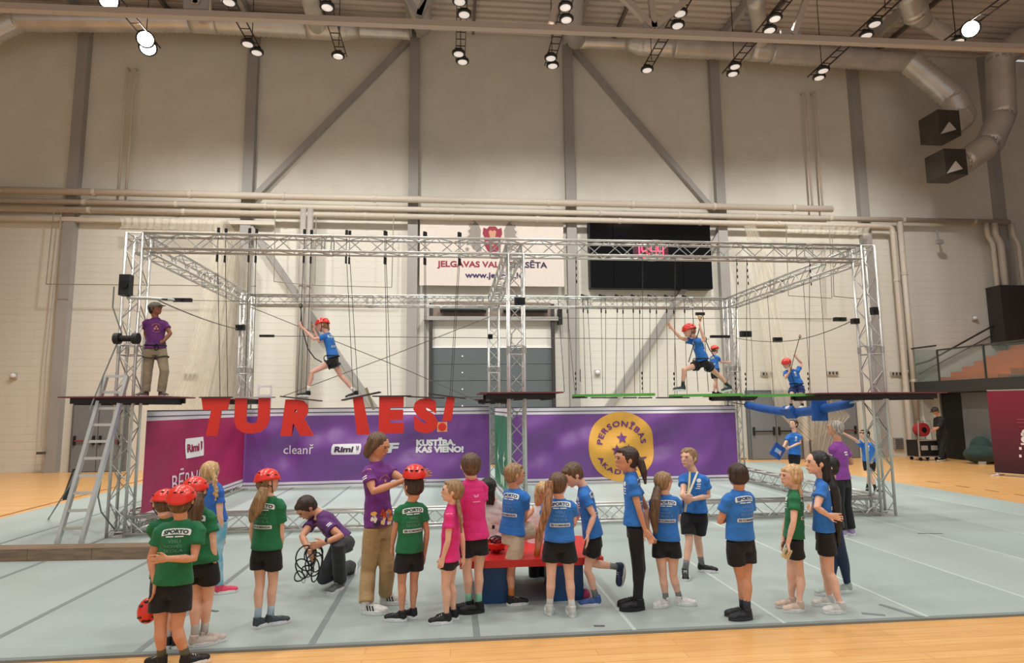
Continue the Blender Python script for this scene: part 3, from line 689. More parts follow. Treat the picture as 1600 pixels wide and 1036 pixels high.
deck(V(748, 615, 10.5)[0], V(876, 612, 10.5)[0], 10.2, 11.5, V(800, 612.5, 10.2)[2], 'middle platform deck on the front middle post')
deck(V(1258, 616, 10.6)[0], V(1447, 613, 10.6)[0], 10.1, 11.4, V(1300, 613.5, 10.1)[2], 'long right platform deck around the front right post')
deck(V(1120, 625, 16)[0], V(1180, 625, 16)[0], 15.6, 16.9, V(1150, 618, 15.6)[2], 'rear right platform deck where the small helmeted child stands')
deck(V(742, 625, 16)[0], V(800, 625, 16)[0], 15.6, 16.9, V(770, 623, 15.6)[2], 'rear middle platform deck above the green banner')
deck(V(345, 625, 16)[0], V(400, 625, 16)[0], 15.7, 16.9, V(380, 623, 15.7)[2], 'rear left platform deck behind the red letters')

# ---------------- banners
def banner(A, B, z0, z1, m, label, n_dir, folds=.105, bulge=0.0, dip=0.0):
    """cloth from A to B (plan points), normal towards n_dir"""
    A = np.array(A, float); B = np.array(B, float); nx, nz = 90, 26; P = np.zeros((nz, nx, 3)); nd = np.array(n_dir, float)
    L = np.linalg.norm(B-A)
    def surf(u, w_):
        x = u*L; edge = min(1, min(u, 1-u)*6)
        f = .8*math.sin(x*1.9-w_*7.5)+.55*math.sin(x*1.3+w_*9+1)+.38*math.sin(x*4.2-w_*12)+.2*math.sin(x*8+w_*5)
        p = np.array([*(A+(B-A)*u), z0+(z1-z0)*w_])
        sag = -dip*math.sin(math.pi*u)*(w_)
        return p+np.array([nd[0], nd[1], 0])*(f*folds*(.35+.65*math.sin(math.pi*min(1, max(0, w_))))*edge)+np.array([0, 0, sag])
    def strip(wa, wb, k): 
        return np.array([[surf(i/(nx-1), wa+(wb-wa)*j/(k-1)) for i in range(nx)] for j in range(k)])
    t = thing('printed_banner', label, 'banner', (*((A+B)/2), z0))
    pan = MB().grid(strip(.05, .90, nz)).obj('banner_cloth', m, t, smooth=True)
    MB().grid(strip(.90, 1.0, 5)).obj('white_top_band', WBAN, t, smooth=True)
    MB().grid(strip(-.02, .05, 4)).obj('white_bottom_band', WBAN, t, smooth=True)
    for wa, wb in ((.935, .945), (.988, 1.0), (.008, .018)):
        q = strip(wa, wb, 2)+np.array([nd[0], nd[1], 0])*.006
        MB().grid(q).obj('dark_line', DLINE, t)
    q = strip(-.02, 1.0, nz); q = MB().grid(q); bv = BVHTree.FromPolygons([tuple(x) for x in q.v[0]], q.f); return t, pan, bv
YB = 16.1
xa, xb = xi0+h+.02, XM-h-.02
zb0, zb1 = .12, 2.02
t1, pan1, bv1 = banner((xa, YB), (xb, YB), zb0, zb1, PURP, 'purple banner with supermarket and slogan lettering, rear left half of the rig', (0, -1))
def at(px, py, Y=YB): return V(px, py, Y)
def btext(s, pxc, pyc, wpx, hpx, pan, bv, m, name='banner_lettering', Y=YB, **kw):
    c = at(pxc, pyc, Y); W = at(pxc+wpx/2, pyc, Y)[0]-at(pxc-wpx/2, pyc, Y)[0]; H = at(pxc, pyc-hpx/2, Y)[2]-at(pxc, pyc+hpx/2, Y)[2]
    return decal(fit(s, W, H, **kw), bv, c, R_, U_, name, m, pan, off=.02)
btext('cleanř', 466, 702, 49, 15, pan1, bv1, WHITE, bold=.0)
c = at(542, 701.5); k = at(543, 701.5)[0]-c[0]
decal(rrect(46*k, 16.5*k, shear=.12), bv1, c, R_, U_, 'white_logo_plate', WHITE, pan1, off=.010)
decal(fit('Rimi', 29*k, 9*k, cx=-3.5*k, shear=.15, bold=.045), bv1, c, R_, U_, 'logo_lettering', tint((58, 30, 70)), pan1, off=.024)
decal(join2([poly2([(15*k, 5*k), (16.5*k, 5*k), (17.5*k, 0), (16*k, -3*k), (16*k, 1*k)]), poly2([(18.3*k, 5*k), (19.8*k, 5*k), (19*k, -1*k), (18*k, -3*k), (18*k, 1*k)])]), bv1, c, R_, U_, 'logo_flame', tint((58, 30, 70)), pan1, off=.024)
btext('RF', 604, 700, 36, 16, pan1, bv1, WHITE, bold=.05, shear=.25)
btext('KUSTĪBA,', 681, 691.5, 62, 15, pan1, bv1, WHITE, bold=.06)
btext('KAS VIENO!', 687, 702.5, 75, 10, pan1, bv1, WHITE, bold=.06)
xa, xb = XM+h+.1, xi1-h-.02
t2, pan2, bv2 = banner((xa, YB), (xb, YB), zb0-.05, zb1-.03, PURP, 'purple banner with a round yellow academy emblem, rear right half of the rig', (0, -1))
c = at(971, 697.5); R = (at(1023, 697, YB)[0]-at(918, 697, YB)[0])/2
decal(disc2(R, n=72, m=20), bv2, c, R_, U_, 'yellow_disc', ORANGE, pan2, off=.012)
tp = tint((112, 52, 122))
v_, f_2 = fit('PERSONĪBAS', R*2.0, R*.22, bold=.03, space=1.25); decal(arc((v_, f_2), R*.70, 0, -.02*R), bv2, c, R_, U_, 'emblem_lettering', tp, pan2, off=.028)
v_, f_2 = fit('AKADĒMIJA', R*1.75, R*.22, bold=.03, space=1.25); decal(arc((v_, f_2), R*.74, 0, 0, top=False), bv2, c, R_, U_, 'emblem_lettering', tp, pan2, off=.028)
for sx, sy in ((0, .22), (-.18, -.12), (.18, -.12)): decal(star2(R*.17, sx*R*1.0, sy*R+.02), bv2, c, R_, U_, 'emblem_star', tp, pan2, off=.03)
# magenta banner on the left side, green one in the middle (planes along Y)
XL = xi0+h+.05
tm, panm, bvm = banner((XL, 11.0), (XL, 16.05), zb0+.1, zb1-.02, MAGE, 'magenta banner on the left side of the rig with a white shop label', (1, 0), folds=.02)
RY, UZ = (0, 1, 0), (0, 0, 1)
def side(px, py): return VX(px, py, XL)
c = side(304, 699); Wd = side(318, 698)[1]-side(290, 700)[1]; Hd = side(304, 684)[2]-side(304, 714)[2]
# normal for right=(0,1,0), up=z is +X
decal(rrect(Wd, Hd, r=.1), bvm, c, RY, UZ, 'white_logo_plate', WHITE, panm, off=.010)
decal(fit('Rimi', Wd*.62, Hd*.42, cx=-Wd*.1, shear=.1, bold=.045), bvm, c, RY, UZ, 'logo_lettering', tint((150, 30, 76)), panm, off=.016)
decal(poly2([(Wd*.3, Hd*.3), (Wd*.42, Hd*.25), (Wd*.38, -Hd*.1), (Wd*.3, -Hd*.22)]), bvm, c, RY, UZ, 'logo_flame', tint((150, 30, 76)), panm, off=.016)
c = side(300, 744); a = side(272, 750); b = side(330, 738)
decal(fit('BĒRNIEM', (b-a)[1], side(300, 728)[2]-side(300, 760)[2], bold=.0), bvm, c, RY, UZ, 'banner_lettering', tint((240, 214, 226)), panm, off=.014)
XG = XM-.02
tg, pang, bvg = banner((XG, 11.2), (XG, 15.95), zb0-.02, zb1-.02, GRNB, 'glossy green banner between the two middle posts', (-1, 0), folds=.04)
c = VX(786, 720, XG)
decal(join2([star2(.28, -.7, 0), rrect(.2, .45, -.75, -.35), star2(.22, .6, .05), rrect(.7, .22, .1, -.4), rrect(.1, .8, 1.2, .1)]), bvg, c, (0, -1, 0), UZ, 'pale_print', tint((186, 212, 190)), pang, off=.012)

# ---------------- letter steps
YL = 10.72
zr = ZT-TS+.02
LET = [('T', (313, 358), (622, 681), 0, (340, 352), (344, 356)), ('U', (366, 421), (622, 678), 0, (389, 400), (383, 395)), ('R', (442, 494), (624, 681), 7, (475, 486), (464, 478)),
       ('I', (549, 577), (620, 679), -12, (541, 546), (552, 560)), ('E', (592, 631), (620, 677), 0, (601, 603), (606, 611)), ('S', (646, 684), (622, 677), 3, (663, 665), (664, 666)), ('!', (686, 711), (620, 676), 8, (717, 719), (703, 706))]
for ch, (xa, xb), (ya, yb), rot, rt_, rb_ in LET:
    pa = V(xa, (ya+yb)/2, YL); pb = V(xb, (ya+yb)/2, YL); top = V((xa+xb)/2, ya, YL)[2]; bot = V((xa+xb)/2, yb, YL)[2]
    cx, cz = (pa[0]+pb[0])/2, (top+bot)/2; W, H = pb[0]-pa[0], top-bot
    t = thing('letter_step', 'hanging footboard with a red letter %s below it' % ('exclamation mark' if ch == '!' else ch), 'climbing step', (cx, YL, top), 'red letter footboards')
    if ch == 'I': v, f = poly2([(-.13, .3), (.03, .3), (.16, -.3), (-.05, -.3)]); v = v/np.array([.29, .6])*np.array([W, H])
    elif ch == '!':
        v, f = poly2([(-.02, .5), (.5, .5), (.28, -.18), (-.3, -.18)]); v = v*np.array([W, H])
    elif ch == 'T': v, f = poly2([(-.5, .5), (.5, .5), (.42, .18), (.22, .18), (.12, -.5), (-.28, -.5), (-.14, .18), (-.42, .18)]); v = v*np.array([W, H])
    else: v, f = fit(ch, W, H, bold=.075, shear={'R': .1, 'S': -.05}.get(ch, 0))
    b_ = bmesh.new(); vs = [b_.verts.new((cx+x, YL+.0, cz+y)) for x, y in v]
    for g in f:
        try: b_.faces.new([vs[i] for i in g])
        except ValueError: pass
    ext = bmesh.ops.extrude_face_region(b_, geom=b_.faces[:]); bmesh.ops.translate(b_, verts=[e for e in ext['geom'] if isinstance(e, bmesh.types.BMVert)], vec=(0, .035, 0))
    bmesh.ops.translate(b_, verts=b_.verts[:], vec=[-x for x in t['_o']]); bmesh.ops.recalc_face_normals(b_, faces=b_.faces[:])
    me = bpy.data.meshes.new('letter_board'); b_.to_mesh(me); b_.free(); me.materials.append(RED); link('letter_board', me, t)
    if ch == '!':
        q = np.array([cx-.3*W, YL+.01, cz-.34*H]); MB().box(q+(.0, .01, 0), (W*.62, .03, H*.27)).obj('dot_plate', tint((240, 168, 110)), t)
        MB().cyl(q+(.0, -.012, 0), q+(0, .0, 0), H*.115, 20).obj('red_dot', RED, t)
    a = math.radians(rot); dx = np.array([math.cos(a), 0, -math.sin(a)])
    pc = np.array([cx, YL+.1, top+.012]); hw = .32 if ch not in 'TU' else W/2+.02
    MB().bar(pc-dx*hw, pc+dx*hw, .30, .02, (math.sin(a), 0, math.cos(a))).obj('footboard', tint((64, 54, 48)) if ch != 'U' else ALU2, t)
    for px_t, px_b, s in ((rt_[0], rb_[0], -1), (rt_[1], rb_[1], 1)):
        pt = V(px_t, 388+.018*px_t*.3, YL+.02*s); pt[2] = zr
        pbm = V(px_b, 618, YL+.1+.08*s); pbm[2] = top+.02
        MB().tube([pt+(0, 0, .3), pt, pbm], .0055, 5).obj('rope', ROPE, t)
        MB().cyl(pt+(0, 0, .28), pt+(0, 0, .38), .025, 8).obj('clamp', BLACK, t)
        MB().box(pt+(0, 0, -.15), (.03, .03, .12)).obj('swivel', BLACK, t)
# ---------------- green planks at the front
for k, (xa, xb, ropes, lb) in enumerate(((896, 1020, (900, 1004, 1016), 'first long green plank from the middle post'), (1049, 1156, (1054, 1150, 1043), 'second long green plank, under the striding boy'), (1162, 1296, (1166, 1264, 1172), 'third long green plank, beside the right platform'))):
    a = V(xa, 618.5, YL); b = V(xb, 616.5, YL); t = thing('plank_step', lb, 'climbing plank', (a+b)/2, 'hanging green planks')
    MB().bar(a, b, .26, .045).obj('plank', GREENP, t)
    MB().bar(a+(0, 0, -.03), a+(b-a)*.12+(0, 0, -.03), .27, .03).obj('plank_cleat', BLACK, t)
    for rp in ropes[:2]:
        q = V(rp, 612, YL); q[2] = a[2]+.02; tp_ = V(rp+(1 if k else 0), 405, YL); tp_[2] = zr
        MB().tube([tp_, q], .005, 5).obj('rope', ROPE, t)
        for j in range(4): MB().ell(tp_+(0, 0, -.12-.12*j), (.012, .012, .035), n=8, m=5).obj('chain_link', BLACKM, t)
        for j in range(4): MB().ell(q+(0, 0, .1+.09*j), (.013, .013, .03), n=8, m=5).obj('knot', BLACKM, t)
# rear course: small dark swing steps hung from the rear truss
YR = yi1
for k, (pc, ta, tb) in enumerate(((907, 886, 911), (934, 918, 939), (954, 946, 964), (984, 973, 989), (1008, 999, 1015), (1036, 1025, 1041), (1066, 1052, 1069))):
    c = V(pc, 621.5, YR); t = thing('swing_step', 'small dark swing step on two ropes behind the green planks, %s from the left' % NM[k], 'climbing step', c, 'rear swing steps')
    MB().box(c, (.34, .2, .03)).obj('footboard', BLACK, t)
    for s, tpx in ((-1, ta), (1, tb)):
        top = V(tpx, 470, YR-h*s*.6); top[2] = ZT
        q = c+(s*.14, 0, .02)
        MB().tube([top, top+(0, 0, -TS-.02), q], .007, 5).obj('rope', ROPE, t)
        MB().box(top+(0, 0, .05), (.12, .05, .05), Matrix.Rotation(.4, 3, 'Y')).obj('clamp', BLACK, t)
        MB().box(top+(0, 0, -TS-.1), (.03, .03, .1)).obj('swivel', BLACK, t)
for k, px in enumerate((872, 1081, 1097)):
    top = V(px, 470, YR); top[2] = ZT; q = V(px+10, 612, YR)
    wire([top, q], .009, ROPE, 'loose dark rope hanging from the rear truss, %s from the left' % NM[k], 'rope', group='loose rear ropes', name='hanging_rope')
# ---------------- blue padded log bridge along the right side
XR = xi1
pts = [VX(px, py, XR) for px, py in ((1168, 633), (1190, 638), (1214, 642), (1240, 645), (1262, 643), (1285, 639), (1308, 635), (1328, 630))]
t = thing('padded_beam', 'blue padded swinging beam on the right side of the rig', 'climbing beam', pts[3])
MB().tube([pts[0]-(pts[1]-pts[0])*.05]+pts, [.08, .095, .10, .10, .10, .10, .095, .09, .09], 14).obj('padding', BLUEF, t, smooth=True)
for q, (sx, sy, sz), lb, ry in ((V(1234, 644, pts[3][1]), (.16, .7, .14), 'cross_pad', 0), (V(1280, 638, pts[5][1]), (.22, .12, .52), 'cross_pad', 0)):
    MB().box(q, (sx+.1, sy*.6, sz), Matrix.Rotation(.9 if ry == 0 and sz < .3 else 0, 3, 'Y')).obj('cross_pad', BLUEF, t)
MB().tube([VX(1142, 629, XR), pts[0]], .02, 6).obj('end_cable', ALU2, t); MB().tube([pts[-1], VX(1352, 623, XR)], .02, 6).obj('end_cable', ALU2, t)
for (px, py, X) in ((1180, 632, XR), (1210, 634, XR), (1268, 628, XR), (1295, 626, XR)):
    q = VX(px, py+6, X); MB().tube([q, (q[0], q[1], zr)], .006, 4).obj('rope', ROPE, t)
# ---------------- safety lines, pulleys
def pl(px, py, Y): return V(px, py, Y)
wire([pl(196, 462, 10.4), pl(262, 468, 10.6)], .014, BLACKM, 'short steel arm line at the top of the left post', 'cable')
wire([pl(285, 469, 10.75), pl(812, 470, 10.75)], .005, WIRE, 'thin safety line between the left and middle front posts', 'cable', sag=.03)
wire([pl(240, 466, 10.9), pl(370, 514, 15.9)], .012, WIRE, 'dark safety line from the left post to the rear left post', 'cable', sag=.05)
wire([pl(424, 525, 16.3), pl(780, 528, 16.3), pl(1108, 530, 16.3)], .009, WIRE, 'long thin safety line across the rear of the rig', 'cable')
wire([pl(1150, 528, 16.3), pl(1240, 532, 13.6), pl(1340, 497, 10.9)], .009, WIRE, 'safety line curving to the right post above the swinging girl', 'cable', sag=.06)
wire([pl(830, 497, 10.7), pl(1300, 498, 10.8)], .005, WIRE, 'thin line above the striding boy', 'cable')
wire([pl(392, 480, 16.2), pl(640, 580, 16.2), pl(758, 632, 16.2)], .010, WIRE, 'diagonal brace wire falling to the middle rear post', 'cable')
wire([pl(440, 620, 16.2), pl(600, 560, 16.2), pl(765, 495, 16.2)], .010, WIRE, 'diagonal brace wire rising to the middle rear post', 'cable')
wire([pl(790, 640, 16.2), pl(800, 520, 16.2)], .01, ROPE, 'short rope beside the rear middle post', 'cable')
BX = [((285, 469), 10.7, (.30, .07, .06), 'black pulley trolley at the left end of the front safety line'), ((197, 446), 10.4, (.16, .14, .34), 'black winch box on the front left post'),
      ((1312, 499), 10.75, (.22, .08, .07), 'black pulley trolley near the front right post'), ((1336, 502), 10.8, (.12, .1, .1), 'small black block beside the front right post'), ((1366, 486), 10.6, (.10, .1, .14), 'small black clamp on the front right post'),
      ((376, 512), 16.2, (.22, .12, .14), 'black pulley on the rear left post'), ((417, 525), 16.3, (.36, .07, .06), 'black pulley trolley right of the rear left post'),
      ((1215, 531), 15.2, (.22, .1, .12), 'black pulley on the line right of the rear right post'), ((1125, 526), 16.3, (.55, .08, .07), 'long black trolley left of the rear right post'), ((1165, 522), 16.3, (.3, .12, .16), 'black pulley on the rear right post'),
      ((812, 471), 10.45, (.18, .1, .12), 'black cup-shaped pulley on the front middle post'), ((766, 526), 16.2, (.12, .1, .12), 'small black hook left of the rear middle post')]
for (px, py), Y, sz, lb in BX:
    c = V(px, py, Y); t = thing('line_pulley', lb, 'pulley', c, 'rig pulleys')
    MB().box(c, sz).obj('pulley_body', BLACK, t); MB().cyl(c+(0, -sz[1]/2-.02, 0), c+(0, sz[1]/2+.02, 0), min(sz[0], sz[2])*.42, 12).obj('wheel', BLACKM, t)
MB().tube([V(198, 465, 10.4), V(235, 466, 10.5), V(275, 469, 10.7)], .03, 6).obj('outrigger', ALU2, label='grey outrigger holding the trolley on the front left post', category='arm')
c = V(198, 529, 10.35); t = thing('foam_roller', 'black double foam roller on the front left post', 'roller', c)
MB().cyl(c+(-.15, 0, 0), c+(.15, 0, 0), .05, 10).obj('axle', BLACKM, t)
for s in (-1, 1): MB().cyl(c+(s*.1, 0, 0), c+(s*.18, 0, 0), .09, 14).obj('foam_ring', BLACK, t)
wire([V(178, 448, 10.4), V(176, 480, 10.4), V(190, 520, 10.4), V(160, 590, 10.2), V(140, 640, 10.0)], .012, mat('cable_grey', (120, 126, 122), .6), 'grey power cable hanging beside the ladder')
wire([G(0, 856), G(40, 842), G(75, 812), V(108, 760, 10.3), V(118, 735, 10.4)], .012, MATS['cable_grey'], 'grey cable lying on the mat left of the ladder')
wire([V(152, 770, 10.3), V(158, 800, 10.3), G(185, 835), G(225, 850), G(262, 852)], .012, MATS['cable_grey'], 'pale cable looping down right of the ladder')
wire([G(330, 857), G(385, 851)], .01, BLACK, 'thin black cable end on the mat left of the girl in green')
# ---------------- aluminium ladder
lt = thing('leaning_ladder', 'aluminium ladder leaning on the left platform', 'ladder', G(104, 860))
bl, br = G(86, 861), G(124, 859)
tl, tr = V(166, 588, 10.25), V(199, 588, 10.25)
MB().bar(bl, tl, .05, .08, (0, -1, 0)).obj('stile', ALU, lt); MB().bar(br, tr, .05, .08, (0, -1, 0)).obj('stile', ALU, lt)
for k in range(11):
    u = .02+k*.098
    MB().bar(bl+(tl-bl)*u, br+(tr-br)*u, .035, .04).obj('rung', ALU, lt)
for b_ in (bl, br): MB().box(b_+(0, 0, .02), (.07, .1, .05)).obj('rubber_foot', BLACK, lt)
for (a, b, Y) in (((117, 735), (101, 779), 11.3), ((158, 735), (151, 775), 11.3)):
    MB().bar(V(*a, 10.6), V(*b, 11.3)*np.array([1, 1, 1]), .06, .05).obj('stabiliser_leg', BLACK, lt)
t = thing('folded_ladder', 'top of a white stepladder standing behind the red letter U', 'ladder', V(412, 615, 17.5))
for px in (404, 424): MB().bar(V(px, 601, 17.5), V(px, 601, 17.5)*np.array([1, 1, 0]), .04, .07).obj('stile', WBAN, t)
for py in (604, 618): MB().bar(V(404, py, 17.5), V(424, py, 17.5), .04, .05).obj('rung', WBAN, t)
MB().bar(V(572, 606, 13), V(584, 640, 13), .07, .05).obj('wooden_pole', tint((150, 136, 104)), label='slanting wooden pole behind the red letter I', category='pole')
# ---------------- low wooden beam
a = G(-60, 882); b = G(243, 876); t = thing('balance_beam', 'long low worn wooden beam lying on the mat at left', 'beam', (a+b)/2)
for k in range(3):
    q0 = a+(b-a)*k/3; q1 = a+(b-a)*(k+1)/3-(b-a)*.002
    MB().bar(q0+(0, .15, .10), q1+(0, .15, .10), .28, .16).obj('beam_section', WOODB, t)
# ---------------- red and blue bench
yb = G(840, 944)[1]; zt = .40
bt = thing('vaulting_bench', 'red-topped bench on blue blocks in the middle of the queue', 'bench', (V(830, 900, yb)[0], yb+.3, 0))
xa, xb = V(718, 888, yb)[0], V(939, 888, yb)[0]
MB().box2((xa, yb-.12, zt), (xb, yb+.95, zt+.07)).obj('bench_top', mat('red_bench_top', (206, 40, 40), .4, var=.05), bt)
for (p, q) in ((752, 796), (864, 912)):
    MB().box2((V(p, 930, yb)[0], yb, .02), (V(q, 930, yb)[0], yb+.6, zt)).obj('blue_block', mat('blue_bench_block', (22, 70, 118), .5, var=.08), bt)

# ================================================================== PEOPLE
def vec(th, p=0.0): a = math.radians(th); q = math.radians(p); return np.array([math.cos(a)*math.cos(q), math.sin(a)*math.cos(q), math.sin(q)])
# shoe template: x forward, z up, unit length 1, heel at -.28, ankle above origin
_s = MB(); _s.ell((-.12, 0, .16), (.17, .135, .17)); _s.ell((.12, 0, .12), (.26, .15, .13)); _s.ell((.42, .0, .10), (.22, .165, .10)); _s.ell((.30, 0, .13), (.2, .14, .1)); _s.lathe([(.145, .1), (.15, .33)], (-.11, 0, 0), 14)
SHOE = fuse(_s, 'shoe', BLACK, (0, 0, 0), .028, 2)
def _sole():
    mb = MB(); n = 22; top = []; 
    for i in range(n):
        t = 2*math.pi*i/n; x = .17+.47*math.cos(t); w_ = .17+.03*math.cos(t)-.02*math.cos(2*t); top.append((x, math.sin(t)*w_))
    vs = [(x, y, .0) for x, y in top]+[(x*1.0, y*1.04, .095) for x, y in top]
    mb.add(np.array(vs), [tuple(range(n))[::-1], tuple(range(n, 2*n))]+[(i, (i+1) % n, n+(i+1) % n, n+i) for i in range(n)]); return mb.mesh('sole', WHITE)
SOLE = _sole()
_l = MB()
for k in range(4): _l.cyl((.10+.075*k, -.075, .265-.028*k), (.12+.075*k, .075, .265-.028*k), .012, 5)
LACE = _l.mesh('laces', WHITE)
_MC = {}
def recol(me, m):
    k = (me.name, m.name)
    if k not in _MC: c = me.copy(); c.materials.clear(); c.materials.append(m); c.name = me.name; _MC[k] = c
    return _MC[k]
SHOEM = {}
def shoem(c): 
    return mat('shoe_%d_%d_%d' % c, c, .6, var=.12, scale=6)
HM = {'brown': ((78, 56, 40), (116, 88, 62)), 'darkbrown': ((42, 30, 24), (70, 52, 42)), 'black': ((16, 14, 14), (36, 32, 32)), 'blond': ((176, 136, 86), (222, 188, 138)),
      'dkblond': ((128, 98, 66), (168, 136, 98)), 'grey': ((120, 110, 100), (196, 188, 176)), 'auburn': ((112, 78, 54), (186, 138, 98))}
def hairmat(k): a, b = HM[k]; return hairm('hair_'+k, a, b)
PRINTW = tint((232, 240, 240))
def person(label, H=1.43, face=90, head=None, hp=0, th=None, neck=None, hip=None, feet=None, Y=None, base=None, arms=None, knees=None, shirt=(30, 88, 160), low='shorts', lowc=(16, 17, 20), sh=.62,
           hair='brown', style='short', tail=None, helmet=False, tone=(226, 172, 140), shoes=(24, 24, 26), sole=(230, 230, 228), socks=None, back=True, adult=False, w=1.0, prints='kid', hemk=.0, extra=None,
           seat=False, harness=False, sleeve=.55, group=None, hs=1.0, cap=None, shoulder=1.0):
    """joints are given as photo pixels plus a depth offset in metres; th = head facing angle (0 = right, 90 = away)"""
    if th is None: th = face
    F = vec(face); L = vec(face+90); up = np.array([0, 0, 1.])
    ank = []
    for ft in feet:
        if ft[0] == 'g': p = G(ft[1], ft[2], .022)+(0, 0, .05*H); ank.append((p, vec(ft[3]), up))
        elif ft[0] == 'z': p = V(ft[1], ft[2], ft[4]); ank.append((p, vec(ft[3]), up))    # standing at given depth
        else: ank.append(None)
    gy = [a[0][1] for a in ank if a is not None]
    if Y is None: Y = sum(gy)/len(gy)
    for i, ft in enumerate(feet):
        if ft[0] == 'a':
            p = V(ft[1], ft[2], Y+ft[3]); f = vec(ft[4], ft[5]); u = nrm(up-f*np.dot(up, f)) if abs(f[2]) < .98 else vec(ft[4]+180)
            ank[i] = (p, f, u)
    pt = lambda q: V(q[0], q[1], Y+(q[2] if len(q) > 2 else 0))
    N = pt(neck); Hp = pt(hip); HC = pt(head)
    root = thing('person', label, 'person', (Hp[0], Hp[1], 0 if base is None else base), group)
    org = root['_o']; SK = skin(tone)
    sp = nrm(N-Hp); TL = np.linalg.norm(N-Hp)
    hr = (.0735 if not adult else .066)*H*hs; hf = vec(th, hp); hL = vec(th+90); hu = nrm(np.cross(hf, hL)); A = np.array([hL, hf, hu])
    sw = .080*H*w*shoulder; S = {1: N-up*.048*H+L*sw, -1: N-up*.048*H-L*sw}
    Hj = {1: Hp+L*.05*H*w, -1: Hp-L*.05*H*w}
    # ---- body
    b = MB()
    b.ell(HC+hu*.12*hr, (.79*hr, .96*hr, .90*hr), A); b.ell(HC+hf*.16*hr-hu*.38*hr, (.60*hr, .70*hr, .60*hr), A); b.ell(HC+hf*.62*hr-hu*.72*hr, (.26*hr, .22*hr, .2*hr), A)
    b.loft([HC+hf*.84*hr+hu*.18*hr, HC+hf*1.0*hr-hu*.14*hr, HC+hf*.84*hr-hu*.24*hr], [.07*hr, .12*hr, .11*hr], n=8)
    b.ell(HC+hf*.84*hr-hu*.47*hr, (.24*hr, .13*hr, .10*hr), A, 8, 6)
    b.ell(HC+hf*.84*hr+hu*.30*hr, (.48*hr, .12*hr, .09*hr), A, 8, 6)
    for s in (1, -1): b.ell(HC+hL*s*.80*hr-hf*.05*hr-hu*.02*hr, (.10*hr, .18*hr, .27*hr), A, 8, 6)
    b.tube([HC-hu*.25*hr-hf*.15*hr, HC-hu*.85*hr-hf*.22*hr, N-up*.0*H, N-up*.04*H], [.52*hr, .50*hr, .033*H*w, .040*H*w], 12)
    rings = [(-.02, .074, .050), (.12, .076, .051), (.35, .072, .048), (.62, .079, .053), (.82, .078, .046), (.92, .048, .034), (1.0, .033, .03)]
    b.loft([Hp+(N-Hp)*t for t, _, _ in rings], [a*H*w for _, a, _ in rings], [c*H*w for _, _, c in rings], ax=L, n=16)
    wv = vec(face)
    AR = {}
    for s, ar in ((1, (arms or {}).get('L')), (-1, (arms or {}).get('R'))):
        if ar is None:
            e = S[s]-up*.165*H+L*s*.035*H-F*.01*H; hnd = e-up*.145*H+F*.03*H-L*s*.005*H; curl = .5
        else: e = pt(ar[0]); hnd = pt(ar[1])
        AR[s] = (e, hnd)
        ua = e-S[s]; fa = hnd-e
        b.tube([S[s], S[s]+ua*.3, S[s]+ua*.7, e, e+fa*.3, e+fa*.75, hnd], np.array([.033, .028, .0245, .0205, .022, .0175, .0155])*H*w*(1.06 if adult else 1), 10)
        # hand: palm, four fingers, thumb
        d = nrm(fa) if ar is None or len(ar) < 3 else nrm(vec(*ar[2])); HL = .098*H; n_ = -L*s if ar is None else nrm(np.cross(d, up))*(1 if s > 0 else -1)
        if abs(np.dot(n_, d)) > .9 or np.linalg.norm(n_) < .1: n_ = perp(d)
        n_ = nrm(n_-d*np.dot(n_, d)); sd = np.cross(d, n_)
        if np.dot(sd, F) < 0: sd = -sd
        cv = .45 if ar is None else (ar[3] if len(ar) > 3 else .7)
        b.loft([hnd, hnd+d*.15*HL, hnd+d*.4*HL, hnd+d*.52*HL], [.165*HL, .2*HL, .235*HL, .2*HL], [.12*HL, .11*HL, .10*HL, .09*HL], ax=sd, n=10)
        fr = max(.0072, .05*HL)
        for k in range(4):
            o = (k-1.5)*.125*HL; q = hnd+d*.46*HL+sd*o; a = cv*.35; fl = HL*(.50, .56, .52, .42)[3-k if s < 0 else 3-k]
            pts = [q]; dd = nrm(d+sd*(k-1.5)*.06)
            for seg in (.42, .33, .25):
                dd = nrm(dd*math.cos(a)+n_*math.sin(a)); q = q+dd*fl*seg; pts.append(q); a = cv*.75
            b.tube(pts, [fr*1.05, fr, fr*.95, fr*.8], 7)
        q = hnd+d*.12*HL+sd*.17*HL; b.tube([q, q+nrm(sd*.75+d+n_*.3)*.26*HL, q+nrm(sd*.45+d+n_*.5)*.48*HL], [fr*1.3, fr*1.1, fr*.9], 7)
    LG = {}
    for i, s in enumerate((1, -1)):
        a, tf_, tu = ank[i]
        kn = pt(knees[i]) if knees and knees[i] is not None else (Hj[s]*.5+a*.5)+F*.015*H
        LG[s] = (Hj[s], kn, a, tf_, tu)
        th_ = kn-Hj[s]; ca = a-kn; back_ = -nrm(np.cross(nrm(np.cross(th_ if np.linalg.norm(np.cross(th_, ca)) > .02 else th_+F*.1, ca)), nrm(ca))) if False else -F
        b.tube([Hj[s]+up*.02*H, Hj[s]+th_*.3, Hj[s]+th_*.75, kn, kn+ca*.28+back_*.008*H, kn+ca*.62, kn+ca*.88, a, a-tu*.025*H], np.array([.034, .045, .034, .0295, .031, .0245, .0185, .020, .020])*H*w, 12)
    body = link('body', fuse(b, 'body', SK, org, .0075 if not adult else .008, 2), root)
    # ---- face pieces
    fc = MB()
    for s in (1, -1): fc.ell(HC+hf*.86*hr+hL*s*.33*hr+hu*.14*hr, (.12*hr, .07*hr, .06*hr), A, 8, 6)
    fc.obj('eyes', EYEM, root, smooth=True)
    MB().ell(HC+hf*.93*hr-hu*.47*hr, (.2*hr, .06*hr, .045*hr), A, 8, 6).obj('mouth', LIP, root, smooth=True)
    hm = hairmat(hair)
    eb = MB()
